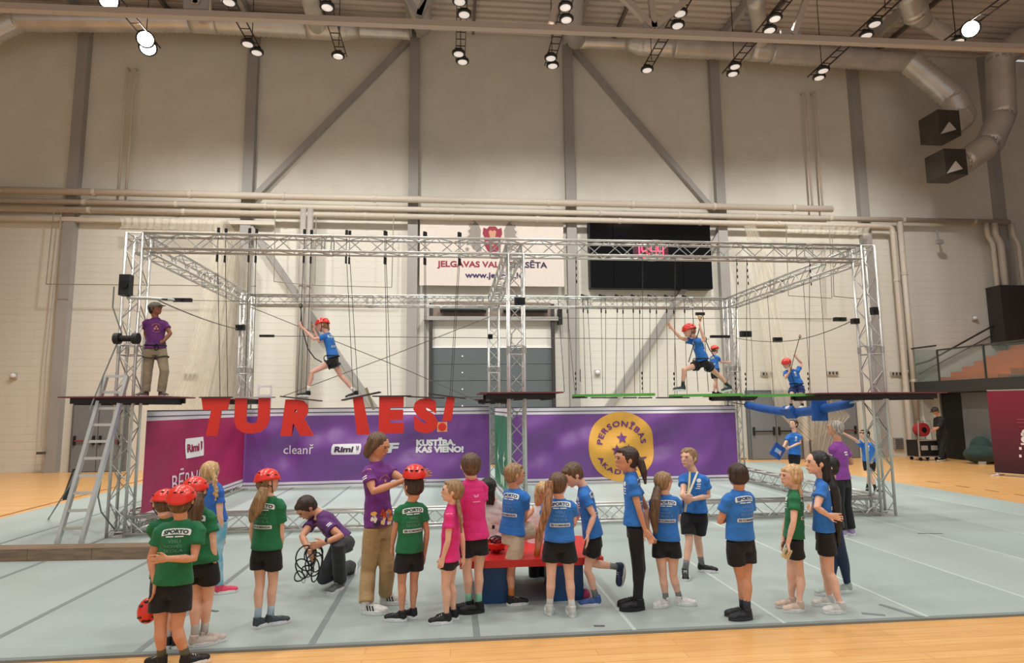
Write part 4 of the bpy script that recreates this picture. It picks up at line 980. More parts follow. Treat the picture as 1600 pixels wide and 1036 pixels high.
    for s in (1, -1): eb.tube([HC+hf*.93*hr+hL*s*.16*hr+hu*.30*hr, HC+hf*.90*hr+hL*s*.36*hr+hu*.34*hr, HC+hf*.78*hr+hL*s*.52*hr+hu*.28*hr], .022*hr, 5)
    eb.obj('eyebrows', hm, root)
    # ---- hair
    hb = MB()
    big = 1.0 if not helmet else .93
    hb.ell(HC+hu*.24*hr-hf*.16*hr, (.90*hr*big, .98*hr*big, .92*hr*big), A)
    if style == 'bald': pass
    else:
        hb.ell(HC-hu*.18*hr-hf*.36*hr, (.76*hr, .68*hr, .66*hr), A)
        if style == 'short' and not helmet: hb.ell(HC+hu*.72*hr+hf*.35*hr, (.58*hr, .5*hr, .30*hr), A)
        if style == 'bowl': hb.ell(HC-hu*.12*hr-hf*.25*hr, (.93*hr, .84*hr, .72*hr), A); hb.ell(HC+hu*.55*hr+hf*.45*hr, (.6*hr, .42*hr, .36*hr), A)
        if style == 'curly':
            for k in range(16):
                a = k*2.4; r_ = .62*hr; q = HC+hu*(.75+.14*math.sin(k*1.7))*hr+hL*math.cos(a)*r_*(.3+.7*(k/16))+hf*(math.sin(a)*r_*(.3+.7*(k/16))+.12*hr); hb.ell(q, (.24*hr,)*3, A, 8, 6)
        if style in ('long', 'loose'):
            for o in (-.55, -.2, .2, .55):
                q = HC-hf*.3*hr+hL*o*hr; hb.tube([q+hu*.5*hr, q-hf*.25*hr-hu*.3*hr, q-hf*.15*hr-hu*(1.2 if style == 'long' else .9)*hr+hL*o*.1*hr, q-hf*.0*hr-hu*(1.75 if style == 'long' else 1.25)*hr], [.35*hr, .40*hr, .32*hr, .14*hr], 10)
            if style == 'loose':
                for s in (1, -1): hb.tube([HC+hL*s*.6*hr+hu*.5*hr, HC+hL*s*.84*hr-hu*.2*hr+hf*.02*hr, HC+hL*s*.74*hr-hu*.95*hr-hf*.1*hr], [.22*hr, .20*hr, .10*hr], 8)
    ho = link('hair', fuse(hb, 'hair', hm, org, .009, 1, wrinkle=.0016, wk=(60, 60, 14)), root)
    if tail:    # list of (px,py,dy,radius)
        tp_ = [V(q[0], q[1], Y+q[2]) for q in tail]; tb = MB()
        tail = [(q[0], q[1], q[2], q[3]*(1 if extra and 'braid' in extra else 1.18)) for q in tail]; tb.tube(tp_, [q[3] for q in tail], 12)
        for k in range(5):
            o = np.array([math.cos(k*1.26), math.sin(k*1.26), 0]); tb.tube([p+o*tail[i][3]*.6*(1+.15*math.sin(i*2+k)) for i, p in enumerate(tp_)]+[tp_[-1]+o*.01-up*.03], [q[3]*.42 for q in tail]+[.006], 7)
        link('ponytail', fuse(tb, 'ponytail', hm if not extra or 'tailhair' not in extra else hairmat(extra['tailhair']), org, .008, 1, wrinkle=.0018, wk=(50, 50, 16)), root)
        if extra and 'braid' in extra:
            bb = MB()
            for i in range(len(tp_)-1):
                for k in range(3): c = tp_[i]+(tp_[i+1]-tp_[i])*k/3; bb.ell(c+np.array([.012*(-1)**k, 0, 0]), (.02, .02, .024), n=8, m=6)
            link('braid', fuse(bb, 'braid', hm, org, .006, 1), root)
    # ---- shirt
    CM = cloth('shirt_%d_%d_%d' % shirt, shirt)
    sb = MB(); g = 1.13
    hem = .05-hemk
    rings = [(hem, .107, .078), (hem+.08, .103, .075), (hem+.17, .098, .071), (.36, .092, .065), (.60, .094, .066), (.80, .093*shoulder, .062), (.90, .078*shoulder, .050), (.965, .052, .042), (1.01, .040, .036)]
    sb.loft([Hp+(N-Hp)*t for t, _, _ in rings], [a*H*w for _, a, _ in rings], [c*H*w for _, _, c in rings], ax=L, n=22)
    for s in (1, -1):
        e = AR[s][0]; ua = e-S[s]
        sb.tube([S[s]-L*s*.035*H+up*.004*H, S[s]-L*s*.010*H, S[s]+L*s*.006*H+ua*.10, S[s]+ua*.3, S[s]+ua*sleeve], np.array([.036, .038, .038, .037, .043])*H*w, 14)
    sm_ = fuse(sb, 'shirt', CM, org, .010, 2, wrinkle=.0075, wk=(8, 8, 15)); so = link('shirt', sm_, root)
    # ---- lower clothing
    LM = cloth('cloth_%d_%d_%d' % lowc, lowc)
    lb_ = MB()
    if low in ('shorts', 'bermuda'):
        lb_.loft([Hp+(N-Hp)*.26, Hp+(N-Hp)*.1, Hp-up*.05*H], np.array([.079, .085, .087])*H*w, np.array([.056, .060, .063])*H*w, ax=L, n=18)
        for s in (1, -1):
            a, k, _, _, _ = LG[s]; a2 = a+L*s*.004*H; fl = 1.0 if low == 'shorts' else .92
            lb_.tube([a2+up*.015*H, a2+(k-a)*.25, a2+(k-a)*sh], np.array([.046, .057, .061*fl])*H*w, 16)
        nm = 'shorts'
    else:
        tight = low == 'leggings'
        lb_.loft([Hp+(N-Hp)*.26, Hp+(N-Hp)*.1, Hp-up*.05*H], np.array([.079, .083, .081])*H*w, np.array([.056, .059, .058])*H*w, ax=L, n=18)
        for s in (1, -1):
            a, k, f, _, _ = LG[s]
            rr = np.array([.054, .053, .044, .041, .040, .032, .027]) if tight else np.array([.054, .057, .050, .047, .046, .044, .044])
            lb_.tube([a+up*.02*H, a+(k-a)*.3, a+(k-a)*.75, k, k+(f-k)*.3, k+(f-k)*.65, k+(f-k)*(.95 if tight else .98)], rr*H*w, 14)
        nm = 'leggings' if tight else 'trousers'
    link(nm, fuse(lb_, nm, LM, org, .010, 2, wrinkle=.0008 if low == 'leggings' else .003, wk=(9, 9, 15)), root)
    # ---- shoes and socks
    for i, s in enumerate((1, -1)):
        a, k, f, tf_, tu = LG[s]; l_ = np.cross(tu, tf_); SL = .172*H
        M = Matrix(((tf_[0]*SL, l_[0]*SL, tu[0]*SL*1.2, 0), (tf_[1]*SL, l_[1]*SL, tu[1]*SL*1.2, 0), (tf_[2]*SL, l_[2]*SL, tu[2]*SL*1.2, 0), (0, 0, 0, 1)))
        o_ = f-tu*.05*H+tf_*.015*H-np.array(org)
        sc = shoes[i] if isinstance(shoes[0], tuple) else shoes
        ob = link('shoe', recol(SHOE, shoem(sc)), root); ob.matrix_local = Matrix.Translation(o_)@M
        so2 = link('sole', recol(SOLE, shoem(sole)), ob); la = link('laces', recol(LACE, shoem(sole if sum(sc) < 300 else (200, 200, 196))), ob)
        if socks:
            d = nrm(k-f); MB().tube([f-d*.01, f+d*.05*H, f+d*.075*H], np.array([.0235, .0225, .0235])*H*w, 12).obj('sock', shoem(socks), root, smooth=True)
    # ---- prints
    if prints:
        bv = bvh_of(sm_, org); bo = {-1: -F, 1: F}
        m2 = Hp*.32+N*.68; U = sp; 
        def P(q, nm_, m_, c=m2, fwd=False):
            right = L if fwd is False else -L
            right = -L if not fwd else L
            # seen from behind: right-hand side of the reader is the wearer's right (-L)
            return decal(q, bv, c, right, U, nm_, m_, so, off=.004, depth=.16)
        ww = .146*H
        dark = tint(tuple(int(v*.55) for v in shirt))
        if prints == 'kid':
            P(rrect(ww, ww*.21, 0, ww*.42, bend=ww*.07), 'label_box', PRINTW); 
            v, f = fit('SPORTO', ww*.86, ww*.14, cy=ww*.42, bold=.05); v[:, 1] -= ww*.07*(v[:, 0]/(ww*.5))**2; decal((v, f), bv, m2, -L, U, 'back_lettering', dark, so, off=.0065, depth=.16)
            P(join2([rrect(ww*.27, ww*.045, -ww*.19, ww*.235, nx=3, ny=1), rrect(ww*.30, ww*.045, ww*.14, ww*.235, nx=3, ny=1)]), 'small_print', PRINTW)
            faint = tint(tuple(int(v*.55+100) for v in shirt))
            for q, wd, cy in (('VISU', .42, .07), ('NOVĒL', .62, -.09), ('SKOLA', .66, -.26)): P(fit(q, ww*wd, ww*.115, cy=ww*cy, bold=-.005), 'faint_lettering', faint)
            P(rrect(ww*.92, ww*.16, 0, -ww*.50), 'label_box', PRINTW)
            v, f = fit('ESI KOMANDA!', ww*.84, ww*.10, cy=-ww*.50, bold=.04); decal((v, f), bv, m2, -L, U, 'back_lettering', dark, so, off=.0065, depth=.16)
            c2 = m2+L*.0; decal(join2([disc2(.016*H, .045*H, .045*H, 14, 2), rrect(.032*H, .009*H, .045*H, .018*H, 3, 1), rrect(.026*H, .008*H, .045*H, .002*H, 3, 1), rrect(.036*H, .007*H, .04*H, -.014*H, 3, 1)]), bv, m2, L, U, 'chest_badge', PRINTW, so, off=.004, depth=.16)
        if prints == 'pink':
            P(join2([poly2([(-.02*H, .03*H), (-.005*H, .03*H), (.0, .02*H), (.008*H, .032*H), (.02*H, .03*H), (.01*H, .015*H), (-.01*H, .012*H)]), rrect(.05*H, .007*H, 0, -.012*H, 5, 1)]), 'back_print', tint((246, 150, 196)))
        if prints == 'coach':
            gold = tint((226, 150, 96)); R0 = .045*H
            q1 = arc(fit('PERSONĪBAS', R0*2.2, R0*.22, bold=.01, space=1.3), R0*.95, 0, 0); q2 = arc(fit('AKADĒMIJA', R0*1.8, R0*.22, bold=.01, space=1.3), R0*1.0, 0, 0, top=False)
            decal(join2([q1, q2, star2(R0*.3, 0, .25*R0), star2(R0*.3, -.3*R0, -.25*R0), star2(R0*.3, .3*R0, -.25*R0)]), bv, m2, L, U, 'chest_emblem', gold, so, off=.004, depth=.16)
            P(join2([rrect(.05*H, .012*H, 0, .02*H, 5, 1), rrect(.045*H, .012*H, .003*H, 0, 5, 1)]), 'back_print', PRINTW)
            for s in (1, -1):
                e = S[s]+(AR[s][0]-S[s])*.38; decal(join2([rrect(.034*H, .007*H, 0, .008*H, 4, 1), rrect(.034*H, .007*H, 0, -.006*H, 4, 1)]), bv, e, nrm(np.cross(nrm(S[s]-AR[s][0]), L*s)), nrm(S[s]-AR[s][0]), 'sleeve_print', PRINTW, so, off=.004, depth=.12)
        if extra and 'hemart' in extra:
            rr = random.Random(3)
            for cl in ((242, 140, 60), (246, 232, 210), (40, 40, 60), (210, 80, 50), (120, 130, 170), (250, 190, 90)):
                it = []
                for k in range(8):
                    x, y = rr.uniform(-.04, .105)*H*-1, rr.uniform(-.255, -.15)*H; s_ = rr.uniform(.008, .02)*H
                    it.append(poly2([(x+s_*rr.uniform(.5, 1.2)*math.cos(t), y+s_*rr.uniform(.5, 1.3)*math.sin(t)) for t in (0, 1.2, 2.4, 3.6, 4.9)]))
                decal(join2(it), bv, m2, L, U, 'hem_artwork', tint(cl), so, off=.004+.0006*rr.random(), depth=.2)
    # ---- helmet
    if helmet:
        hbm = MB(); n, m_ = 26, 9; Ro, Ri = 1.16*hr, 1.06*hr; cH = HC+hu*.22*hr-hf*.04*hr; vs = []; 
        for R_2 in (1, .92):
            for i in range(m_+1):
                ph = (math.radians(92))*i/m_
                for j in range(n):
                    t = 2*math.pi*j/n; x, y, z = math.sin(ph)*math.cos(t), math.sin(ph)*math.sin(t), math.cos(ph)
                    dz = (.16*max(0, -y)**2-.10*abs(x)**2) if i >= m_-1 else 0
                    k = 1+.012*math.cos(4*t)*math.sin(ph*2); fl = 1.06 if i == m_ else 1
                    vs.append(cH+R_2*(hL*x*1.0*hr*1.02*k*fl+hf*y*1.16*hr*k*fl)+hu*(z*1.02*hr*R_2-dz*hr*1.2-.02*hr))
        q = (m_+1)*n; fs = [(a*q*0+i*n+j, i*n+(j+1) % n, (i+1)*n+(j+1) % n, (i+1)*n+j) for a in (0,) for i in range(m_) for j in range(n)]
        fs += [(q+i*n+j, q+(i+1)*n+j, q+(i+1)*n+(j+1) % n, q+i*n+(j+1) % n) for i in range(m_) for j in range(n)]
        fs += [(m_*n+j, m_*n+(j+1) % n, q+m_*n+(j+1) % n, q+m_*n+j) for j in range(n)]
        hbm.add(np.array(vs), fs); he = hbm.obj('helmet', HELM, root, smooth=True)
        vb = MB()
        for (a, ph) in ((90-16, 52), (90+16, 52), (-90-16, 52), (-90+16, 52), (20, 62), (-20, 62), (160, 62), (200, 62)):
            t = math.radians(a); p = math.radians(ph); dr = hL*math.sin(p)*math.cos(t)*1.03*hr+hf*math.sin(p)*math.sin(t)*1.18*hr+hu*math.cos(p)*1.02*hr
            tn = nrm(-hL*math.sin(t)+hf*math.cos(t)); vb.ell(cH+dr*1.0, (.15*hr, .06*hr, .05*hr), np.array([tn, nrm(dr), nrm(np.cross(tn, dr))]), 8, 6)
        vb.obj('vents', BLACK, he)
        stp = MB()
        for s in (1, -1): stp.tube([cH+hL*s*.95*hr-hu*.05*hr, HC+hL*s*.80*hr-hu*.35*hr+hf*.1*hr, HC+hL*s*.35*hr-hu*.98*hr+hf*.42*hr, HC-hu*1.02*hr+hf*.5*hr], .045*hr, 5); stp.tube([cH-hf*1.0*hr+hL*s*.5*hr-hu*.1*hr, HC+hL*s*.80*hr-hu*.35*hr+hf*.1*hr], .045*hr, 5)
        stp.obj('chin_strap', BLACK, he)
    if cap:
        hb = MB(); hb.ell(HC+hu*.42*hr-hf*.05*hr, (1.0*hr, 1.1*hr, .62*hr), A); hb.box(HC+hu*.35*hr+hf*1.1*hr, (1.1*hr, .7*hr, .07*hr), A.T)
        hb.obj('cap', cloth('cap_%d' % cap[0], cap), root, smooth=True)
    if harness:
        hb = MB(); k = 20
        def ringp(t, a, c): return [Hp+(N-Hp)*t+L*math.cos(x)*a*H*w+F*math.sin(x)*c*H*w for x in np.linspace(0, 2*math.pi, k+1)]
        hb.tube(ringp(.16, .104, .077), .012, 6)
        hb.obj('harness_belt', BLACK, root)
        for s in (1, -1):
            a, kk, _, _, _ = LG[s]; c = a+(kk-a)*.35; d = nrm(kk-a); u1 = perp(d); u2 = np.cross(d, u1)
            MB().tube([c+u1*math.cos(x)*.061*H+u2*math.sin(x)*.061*H for x in np.linspace(0, 2*math.pi, 15)], .010, 6).obj('leg_loop', mat('harness_webbing', (52, 52, 56), .7), root)
        q = Hp+(N-Hp)*.14+F*.085*H
        MB().tube([q+(.035*math.cos(x), 0, .05*math.sin(x)-.03) for x in np.linspace(0, 2*math.pi, 12)], .008, 6).obj('carabiner', BLACKM, root)
    root['_Y'] = Y
    return root
BLUE = (42, 118, 202); GREEN = (22, 112, 68); PINK = (226, 44, 128); PURPLE = (116, 48, 134); BLK = (15, 16, 19)
FAIR = (234, 186, 160); TAN = (212, 154, 122)
# --- the queue in front, from left to right
def g(x, y, t): return ('g', x, y, t)
P = {}
P[0] = person('child in a red helmet half hidden behind the front girl in green at far left', 1.40, 115, (257, 787), -15, None, (262, 808), (264, 905), [g(262, 1012, 110), g(274, 1012, 110)], hair='brown', helmet=True, shirt=GREEN, tone=FAIR, socks=(200, 200, 200), arms={'L': ((258, 860, .05), (252, 900, .05)), 'R': ((276, 860, .1), (272, 900, .1))})
P[1] = person('front girl in a green shirt and red helmet reaching one arm behind her back', 1.46, 95, (283, 783), 5, 100, (283, 812), (268, 916), [g(252, 1044, 150), g(290, 1042, 40)], knees=((251, 980, -.02), (277, 982, -.02)),
    arms={'L': ((236, 872, -.02), (243, 912, -.06), (275, -80), .5), 'R': ((303, 873, -.06), (262, 873, -.20), (180, 0), .5)}, hair='brown', helmet=True, shirt=GREEN, tone=TAN, w=1.0, sh=.60, socks=(90, 96, 80), shoulder=1.1)
P[2] = person('long-haired girl in green with a red helmet standing behind the front girl', 1.46, 80, (304, 768), 0, 100, (308, 793), (314, 884), [g(304, 1010, 20), g(318, 1004, 10)], hair='brown', helmet=True, shirt=GREEN, tone=FAIR, shoes=(206, 192, 180), socks=(196, 194, 190), sh=.52, tail=[(309, 770, -.10, .04), (307, 790, -.13, .05), (303, 812, -.13, .05), (300, 832, -.11, .03)])
P[3] = person('girl with a blond braid in a blue top and turquoise leggings walking right', 1.50, 55, (329, 738), 0, 80, (332, 755), (337, 818), [('g', 325, 926, 30), ('g', 343, 928, 25)], knees=((330, 868, 0), (338, 866, -.05)), hair='blond', tail=[(332, 735, -.12, .03), (336, 752, -.15, .02), (337, 768, -.15, .018), (337, 778, -.15, .010)], extra={'braid': 1}, shirt=(44, 104, 190), low='leggings', lowc=(96, 176, 200), shoes=(222, 66, 96), tone=FAIR, prints=None)
MATS['cloth_96_176_200'].node_tree.nodes['Color Ramp'].color_ramp.elements[1].color = (*lin((176, 214, 226)), 1)
P[4] = person('girl with a wavy brown ponytail in green shirt and red helmet, alone at left', 1.42, 70, (418, 753), -3, 40, (421, 776), (416, 861), [g(402, 981, 60), g(422, 976, 20)], hair='dkblond', helmet=True, shirt=GREEN, tone=FAIR, shoes=(58, 66, 72), socks=(168, 190, 206), sh=.55,
    tail=[(413, 762, -.12, .035), (407, 780, -.15, .05), (400, 796, -.15, .05), (393, 812, -.13, .022)], arms={'R': ((439, 838, 0), (438, 858, .08))})
P[5] = person('young man in a purple shirt kneeling over a climbing harness', 1.76, 215, (479, 793), -48, 215, (499, 802), (538, 850), [('a', 532, 908, -.05, 245, 0), ('a', 548, 884, .55, 240, -60)], Y=G(530, 925)[1]+.1, knees=((528, 850, -.32), (505, 903, -.1)),
    arms={'R': ((472, 838, -.15), (483, 862, -.30), (300, -30)), 'L': ((533, 838, -.25), (507, 848, -.42), (200, -10))}, hair='darkbrown', shirt=(92, 44, 110), low='trousers', lowc=(48, 50, 54), tone=TAN, shoes=((96, 104, 102), (44, 46, 50)), adult=True, prints='coach', w=.93, hemk=-.05)
P[6] = person('tall long-haired man in a purple shirt fitting a red helmet on a boy', 1.80, 325, (591, 696), -22, 340, (588, 721), (592, 826), [g(602, 943, 350), g(572, 958, 345)], knees=((605, 890, 0), (575, 893, 0)), arms={'R': ((583, 768, -.22), (628, 752, -.18), (20, 20), .35), 'L': ((628, 748, .0), (650, 746, .05), (10, 20), .4)},
    hair='brown', style='loose', shirt=PURPLE, low='trousers', lowc=(176, 146, 102), tone=TAN, shoes=(226, 224, 218), adult=True, prints='coach', extra={'hemart': 1}, w=.92)
P[7] = person('dark-haired boy in green having a red helmet put on by the man', 1.42, 112, (645, 760), 0, 140, (643, 783), (640, 866), [g(628, 970, 165), g(645, 966, 150)], hair='darkbrown', style='bowl', shirt=GREEN, tone=TAN, shoes=(24, 24, 26), sh=.58, arms={'L': ((617, 828, -.02), (613, 853, .05))}, w=.92)
P[8] = person('girl with a long thin braid in a pink shirt, facing left', 1.40, 165, (707, 768), 5, 178, (707, 788), (703, 872), [g(698, 974, 180), g(709, 968, 178)], hair='dkblond', tail=[(713, 768, 0, .022), (716, 790, -.06, .02), (720, 808, -.1, .018), (721, 828, -.1, .010)], shirt=PINK, tone=FAIR, prints='pink', sh=.32, hemk=.08, arms={'L': ((700, 845, -.14), (692, 872, -.12)), 'R': ((722, 838, .05), (724, 868, .08))}, w=.92)
P[9] = person('boy in a pink shirt with mint socks standing with folded arms', 1.60, 112, (735, 728), 0, 105, (737, 748), (740, 846), [g(733, 955, 180), g(748, 957, 185)], hair='brown', shirt=PINK, tone=FAIR, prints='pink', shoes=BLK, sole=(30, 30, 30), socks=(140, 206, 176), sh=.44, arms={'L': ((728, 800, .15), (740, 798, .22)), 'R': ((754, 802, .02), (742, 800, .16))}, w=.93)
P[10] = person('black-haired girl in a white top sitting on the far side of the bench', 1.45, 60, (764, 762), 0, 60, (772, 782), (776, 862), [('a', 770, 905, .25, 80, 0), ('a', 790, 905, .25, 80, 0)], Y=7.3, knees=((770, 872, .35), (790, 872, .35)), hair='black', style='long', shirt=(214, 204, 200), low='trousers', lowc=(30, 30, 34), tone=FAIR, prints=None, shoes=(150, 60, 70))
P[11] = person('fair-haired boy in blue and beige shorts with one foot on the bench', 1.46, 45, (804, 742), 0, 15, (805, 763), (800, 838), [('a', 838, 872, .05, 5, 0), g(799, 946, 10)], Y=G(799, 946)[1], knees=((846, 826, .10), (799, 888, 0)), hair='dkblond', shirt=BLUE, tone=TAN, lowc=(206, 190, 166), sh=.8, low='shorts', socks=(196, 116, 50), arms={'R': ((820, 810, .0), (829, 801, .12)), 'L': ((828, 800, .2), (824, 806, .12))})
P[12] = person('blond girl in a white top seated behind the bench, seen from the back', 1.42, 80, (849, 768), 0, 70, (846, 788), (840, 862), [('a', 834, 915, .25, 90, 0), ('a', 850, 905, .3, 90, 0)], Y=7.25, knees=((834, 872, .3), (850, 872, .35)), hair='blond', style='long', shirt=(230, 222, 218), low='trousers', lowc=(28, 28, 32), tone=FAIR, prints=None)
P[13] = person('girl in blue with a tawny ponytail over her left shoulder, feet apart', 1.46, 85, (873, 757), 0, 60, (874, 778), (874, 848), [g(859, 960, 85), g(894, 963, 88)], knees=((861, 905, 0), (890, 906, 0)), hair='brown', tail=[(858, 752, -.08, .035), (857, 778, -.13, .036), (853, 800, -.14, .04), (846, 826, -.12, .03), (843, 842, -.1, .015)], extra={'tailhair': 'auburn'}, shirt=BLUE, tone=FAIR, shoes=(206, 206, 200), socks=(226, 224, 220), sh=.52, arms={'R': ((897, 816, .05), (893, 812, .2)), 'L': ((848, 815, .12), (855, 806, .25))})
P[14] = person('boy in blue bending forward with one leg kicked up behind him', 1.50, 170, (895, 742), -35, 195, (911, 760), (928, 842), [('a', 966, 886, .05, 210, -75), g(932, 946, 182)], knees=((924, 880, .05), (918, 892, -.02)), hair='brown', shirt=BLUE, tone=FAIR, shoes=((44, 52, 84), (64, 96, 160)), socks=(120, 124, 124), sh=.58, arms={'L': ((928, 806, -.17), (918, 834, -.2), (250, -75), .3), 'R': ((905, 800, .2), (900, 812, .3))}, w=.92)
P[15] = person('tall girl with a dark ponytail in blue shirt and black leggings, hands clasped', 1.62, 165, (979, 718), 0, 185, (986, 738), (992, 826), [g(999, 953, 182), g(995, 946, 182)], knees=((997, 890, 0), (1000, 888, .03)), hair='darkbrown', tail=[(990, 712, 0, .032), (1001, 722, -.05, .034), (1006, 738, -.08, .03), (1008, 752, -.08, .014)], shirt=BLUE, tone=TAN, low='leggings', lowc=BLK, shoes=BLK, sole=(28, 28, 28), arms={'L': ((998, 795, -.16), (1008, 828, -.14), (330, -55)), 'R': ((1010, 795, .15), (1012, 828, .0), (300, -60))}, w=.88, hemk=-.03)
P[16] = person('girl in blue with a very long brown ponytail, turned right', 1.36, 75, (1037, 754), 0, 30, (1040, 772), (1041, 848), [g(1041, 947, 200), g(1062, 945, 345)], knees=((1036, 902, 0), (1052, 900, 0)), hair='dkblond', tail=[(1028, 762, -.06, .035), (1024, 782, -.13, .042), (1022, 806, -.14, .042), (1024, 830, -.13, .022)], extra={'tailhair': 'brown'}, shirt=BLUE, tone=FAIR, shoes=(224, 220, 218), socks=(140, 140, 138), sh=.42, arms={'L': ((1022, 815, .05), (1028, 808, .2)), 'R': ((1058, 812, .1), (1052, 806, .2))})
P[17] = person('curly-haired boy in blue with a medal ribbon walking towards the queue', 1.52, 240, (1076, 716), 0, 215, (1084, 738), (1085, 803), [g(1097, 893, 340), ('g', 1071, 902, 250)], knees=((1090, 842, .05), (1077, 845, -.05)), hair='dkblond', style='curly', shirt=BLUE, tone=FAIR, sh=.78, low='bermuda', socks=(120, 120, 120), arms={'L': ((1107, 775, -.02), (1082, 780, -.25), (190, 0)), 'R': ((1068, 768, -.1), (1065, 775, -.28), (300, 0))}, w=1.0)
P[18] = person('dark-haired boy in blue with folded arms, standing apart on the right', 1.47, 108, (1152, 743), 0, 95, (1154, 766), (1157, 847), [g(1162, 962, 175), g(1168, 968, 180)], knees=((1158, 905, .03), (1166, 905, 0)), hair='darkbrown', style='bowl', shirt=BLUE, tone=TAN, shoes=(38, 40, 44), sole=(50, 50, 52), socks=(52, 60, 74), sh=.56, arms={'L': ((1125, 815, .02), (1142, 806, .25)), 'R': ((1172, 812, .1), (1160, 806, .25))}, w=1.03)
P[19] = person('blond girl in a green shirt holding a small snack, facing left', 1.43, 150, (1236, 744), -3, 178, (1241, 764), (1241, 844), [g(1250, 955, 180), g(1238, 948, 180)], knees=((1250, 900, 0), (1236, 902, .06)), hair='blond', style='bowl', tail=[(1248, 750, -.02, .02), (1251, 768, -.06, .016), (1253, 786, -.08, .008)], shirt=GREEN, tone=FAIR, shoes=(214, 190, 172), sh=.46, arms={'L': ((1240, 815, -.17), (1231, 850, -.16), (250, -60)), 'R': ((1228, 815, .15), (1224, 848, .1), (220, -30))}, w=.95)
P[20] = person('girl in blue with very long black hair and a hand on her hip', 1.52, 150, (1277, 724), 0, 172, (1284, 746), (1289, 832), [g(1314, 957, 180), g(1297, 945, 180)], knees=((1296, 895, 0), (1290, 893, .08)), hair='black', style='long', tail=[(1292, 735, 0, .045), (1300, 762, -.08, .045), (1306, 792, -.1, .038), (1309, 825, -.1, .026), (1310, 850, -.08, .012)], shirt=BLUE, tone=FAIR, shoes=(216, 214, 208), sh=.5, arms={'L': ((1276, 793, -.2), (1294, 805, -.17), (0, -10), .3), 'R': ((1270, 800, .15), (1268, 795, .3))}, w=.98, hemk=.02)
P[21] = person('person in navy leggings mostly hidden behind the black-haired girl', 1.50, 150, (1293, 730), 0, 165, (1298, 752), (1304, 826), [g(1325, 925, 182), g(1298, 928, 184)], knees=((1318, 875, 0), (1302, 873, .05)), hair='black', shirt=(30, 32, 42), low='leggings', lowc=(34, 50, 82), tone=FAIR, shoes=(176, 192, 178), prints=None, w=.85)
P[22] = person('woman with short ash-blond hair in a purple shirt watching from the right', 1.74, 118, (1305, 670), 8, 140, (1309, 690), (1314, 752), [g(1317, 838, 150), g(1330, 836, 130)], hair='grey', style='curly', shirt=(138, 62, 152), low='trousers', lowc=BLK, tone=TAN, adult=True, prints='coach', shoes=(176, 156, 196), arms={'L': ((1302, 724, .05), (1296, 716, .2)), 'R': ((1330, 724, .1), (1318, 720, .25))}, w=1.0)
P[23] = person('boy in blue looking up with a blue board in his hand, beyond the rig', 1.50, 225, (1240, 663), 15, 200, (1241, 676), (1241, 712), [g(1238, 756, 230), g(1249, 757, 240)], hair='darkbrown', shirt=BLUE, tone=FAIR, sh=.6, arms={'R': ((1226, 695, 0), (1220, 706, -.1)), 'L': ((1250, 692, -.1), (1234, 699, -.25))})
P[24] = person('boy with a black headband stretching an arm to the left by the right post', 1.48, 200, (1351, 679), 5, 195, (1355, 692), (1358, 722), [g(1356, 768, 230), g(1369, 770, 300)], hair='black', shirt=BLUE, tone=FAIR, socks=(20, 20, 22), sh=.6, arms={'R': ((1336, 687, 0), (1318, 677, -.05), (180, 20), .2), 'L': ((1366, 708, 0), (1364, 718, -.1))})
P[25] = person('technician in black clothes and cap leaning over the cable reel', 1.80, 190, (1461, 642), -30, 190, (1467, 651), (1472, 684), [g(1471, 720, 200), g(1477, 719, 200)], hair='black', shirt=(18, 18, 20), low='trousers', lowc=(16, 16, 18), tone=TAN, adult=True, prints=None, cap=(52, 44, 38), arms={'L': ((1466, 668, -.2), (1460, 672, -.4)), 'R': ((1462, 668, .1), (1457, 672, -.1))}, sleeve=.95)
for ch in [c for c in P[6].children if c.name.startswith('shoe')]:
    b = MB()
    for k in range(3):
        for y in (-.150, .150): b.bar((.05+.09*k, y, .05), (-.02+.09*k, y*.86, .22), .035, .03, (0, 1, 0))
    b.obj('side_stripes', BLACK, ch, org=(0, 0, 0), kind='stuff')
# --- people up on the rig
ZL = 2.21
P[26] = person('watcher in a purple shirt and grey cap standing on the left platform', 1.62, 300, (243, 483), 8, 345, (243, 497), (243, 548), [('z', 252, 613, 320, 10.75), ('z', 228, 613, 250, 10.75)], Y=10.75, base=ZL, knees=((257, 580, 0), (231, 578, 0)), hair='black', shirt=(96, 34, 104), low='trousers', lowc=(150, 136, 110), tone=(150, 98, 74), adult=True, prints='coach', cap=(110, 106, 96), arms={'L': ((266, 521, .05), (255, 534, -.05), (180, -10)), 'R': ((228, 522, .05), (234, 536, -.05), (0, -20))}, harness=True, shoes=(90, 80, 70), w=.95)
P[27] = person('girl in blue and a red helmet stepping between the red letter footboards', 1.45, 170, (504, 508), -12, 182, (511, 521), (522, 563), [('a', 549+6, 613, .08, 195, -12), ('a', 481, 613, -.02, 180, 0)], Y=YL+.05, base=2.2, knees=((533, 588, .05), (487, 582, -.05)), hair='auburn', helmet=True, shirt=BLUE, tone=(236, 180, 160), sh=.38, harness=True, socks=(230, 228, 224), arms={'L': ((491, 530, -.18), (471, 511, -.15), (140, 50), .9), 'R': ((499, 534, .1), (491, 516, .12), (110, 70), .9)}, w=.9, hemk=-.05, tail=[(512, 508, -.01, .02), (514, 514, -.02, .012)])
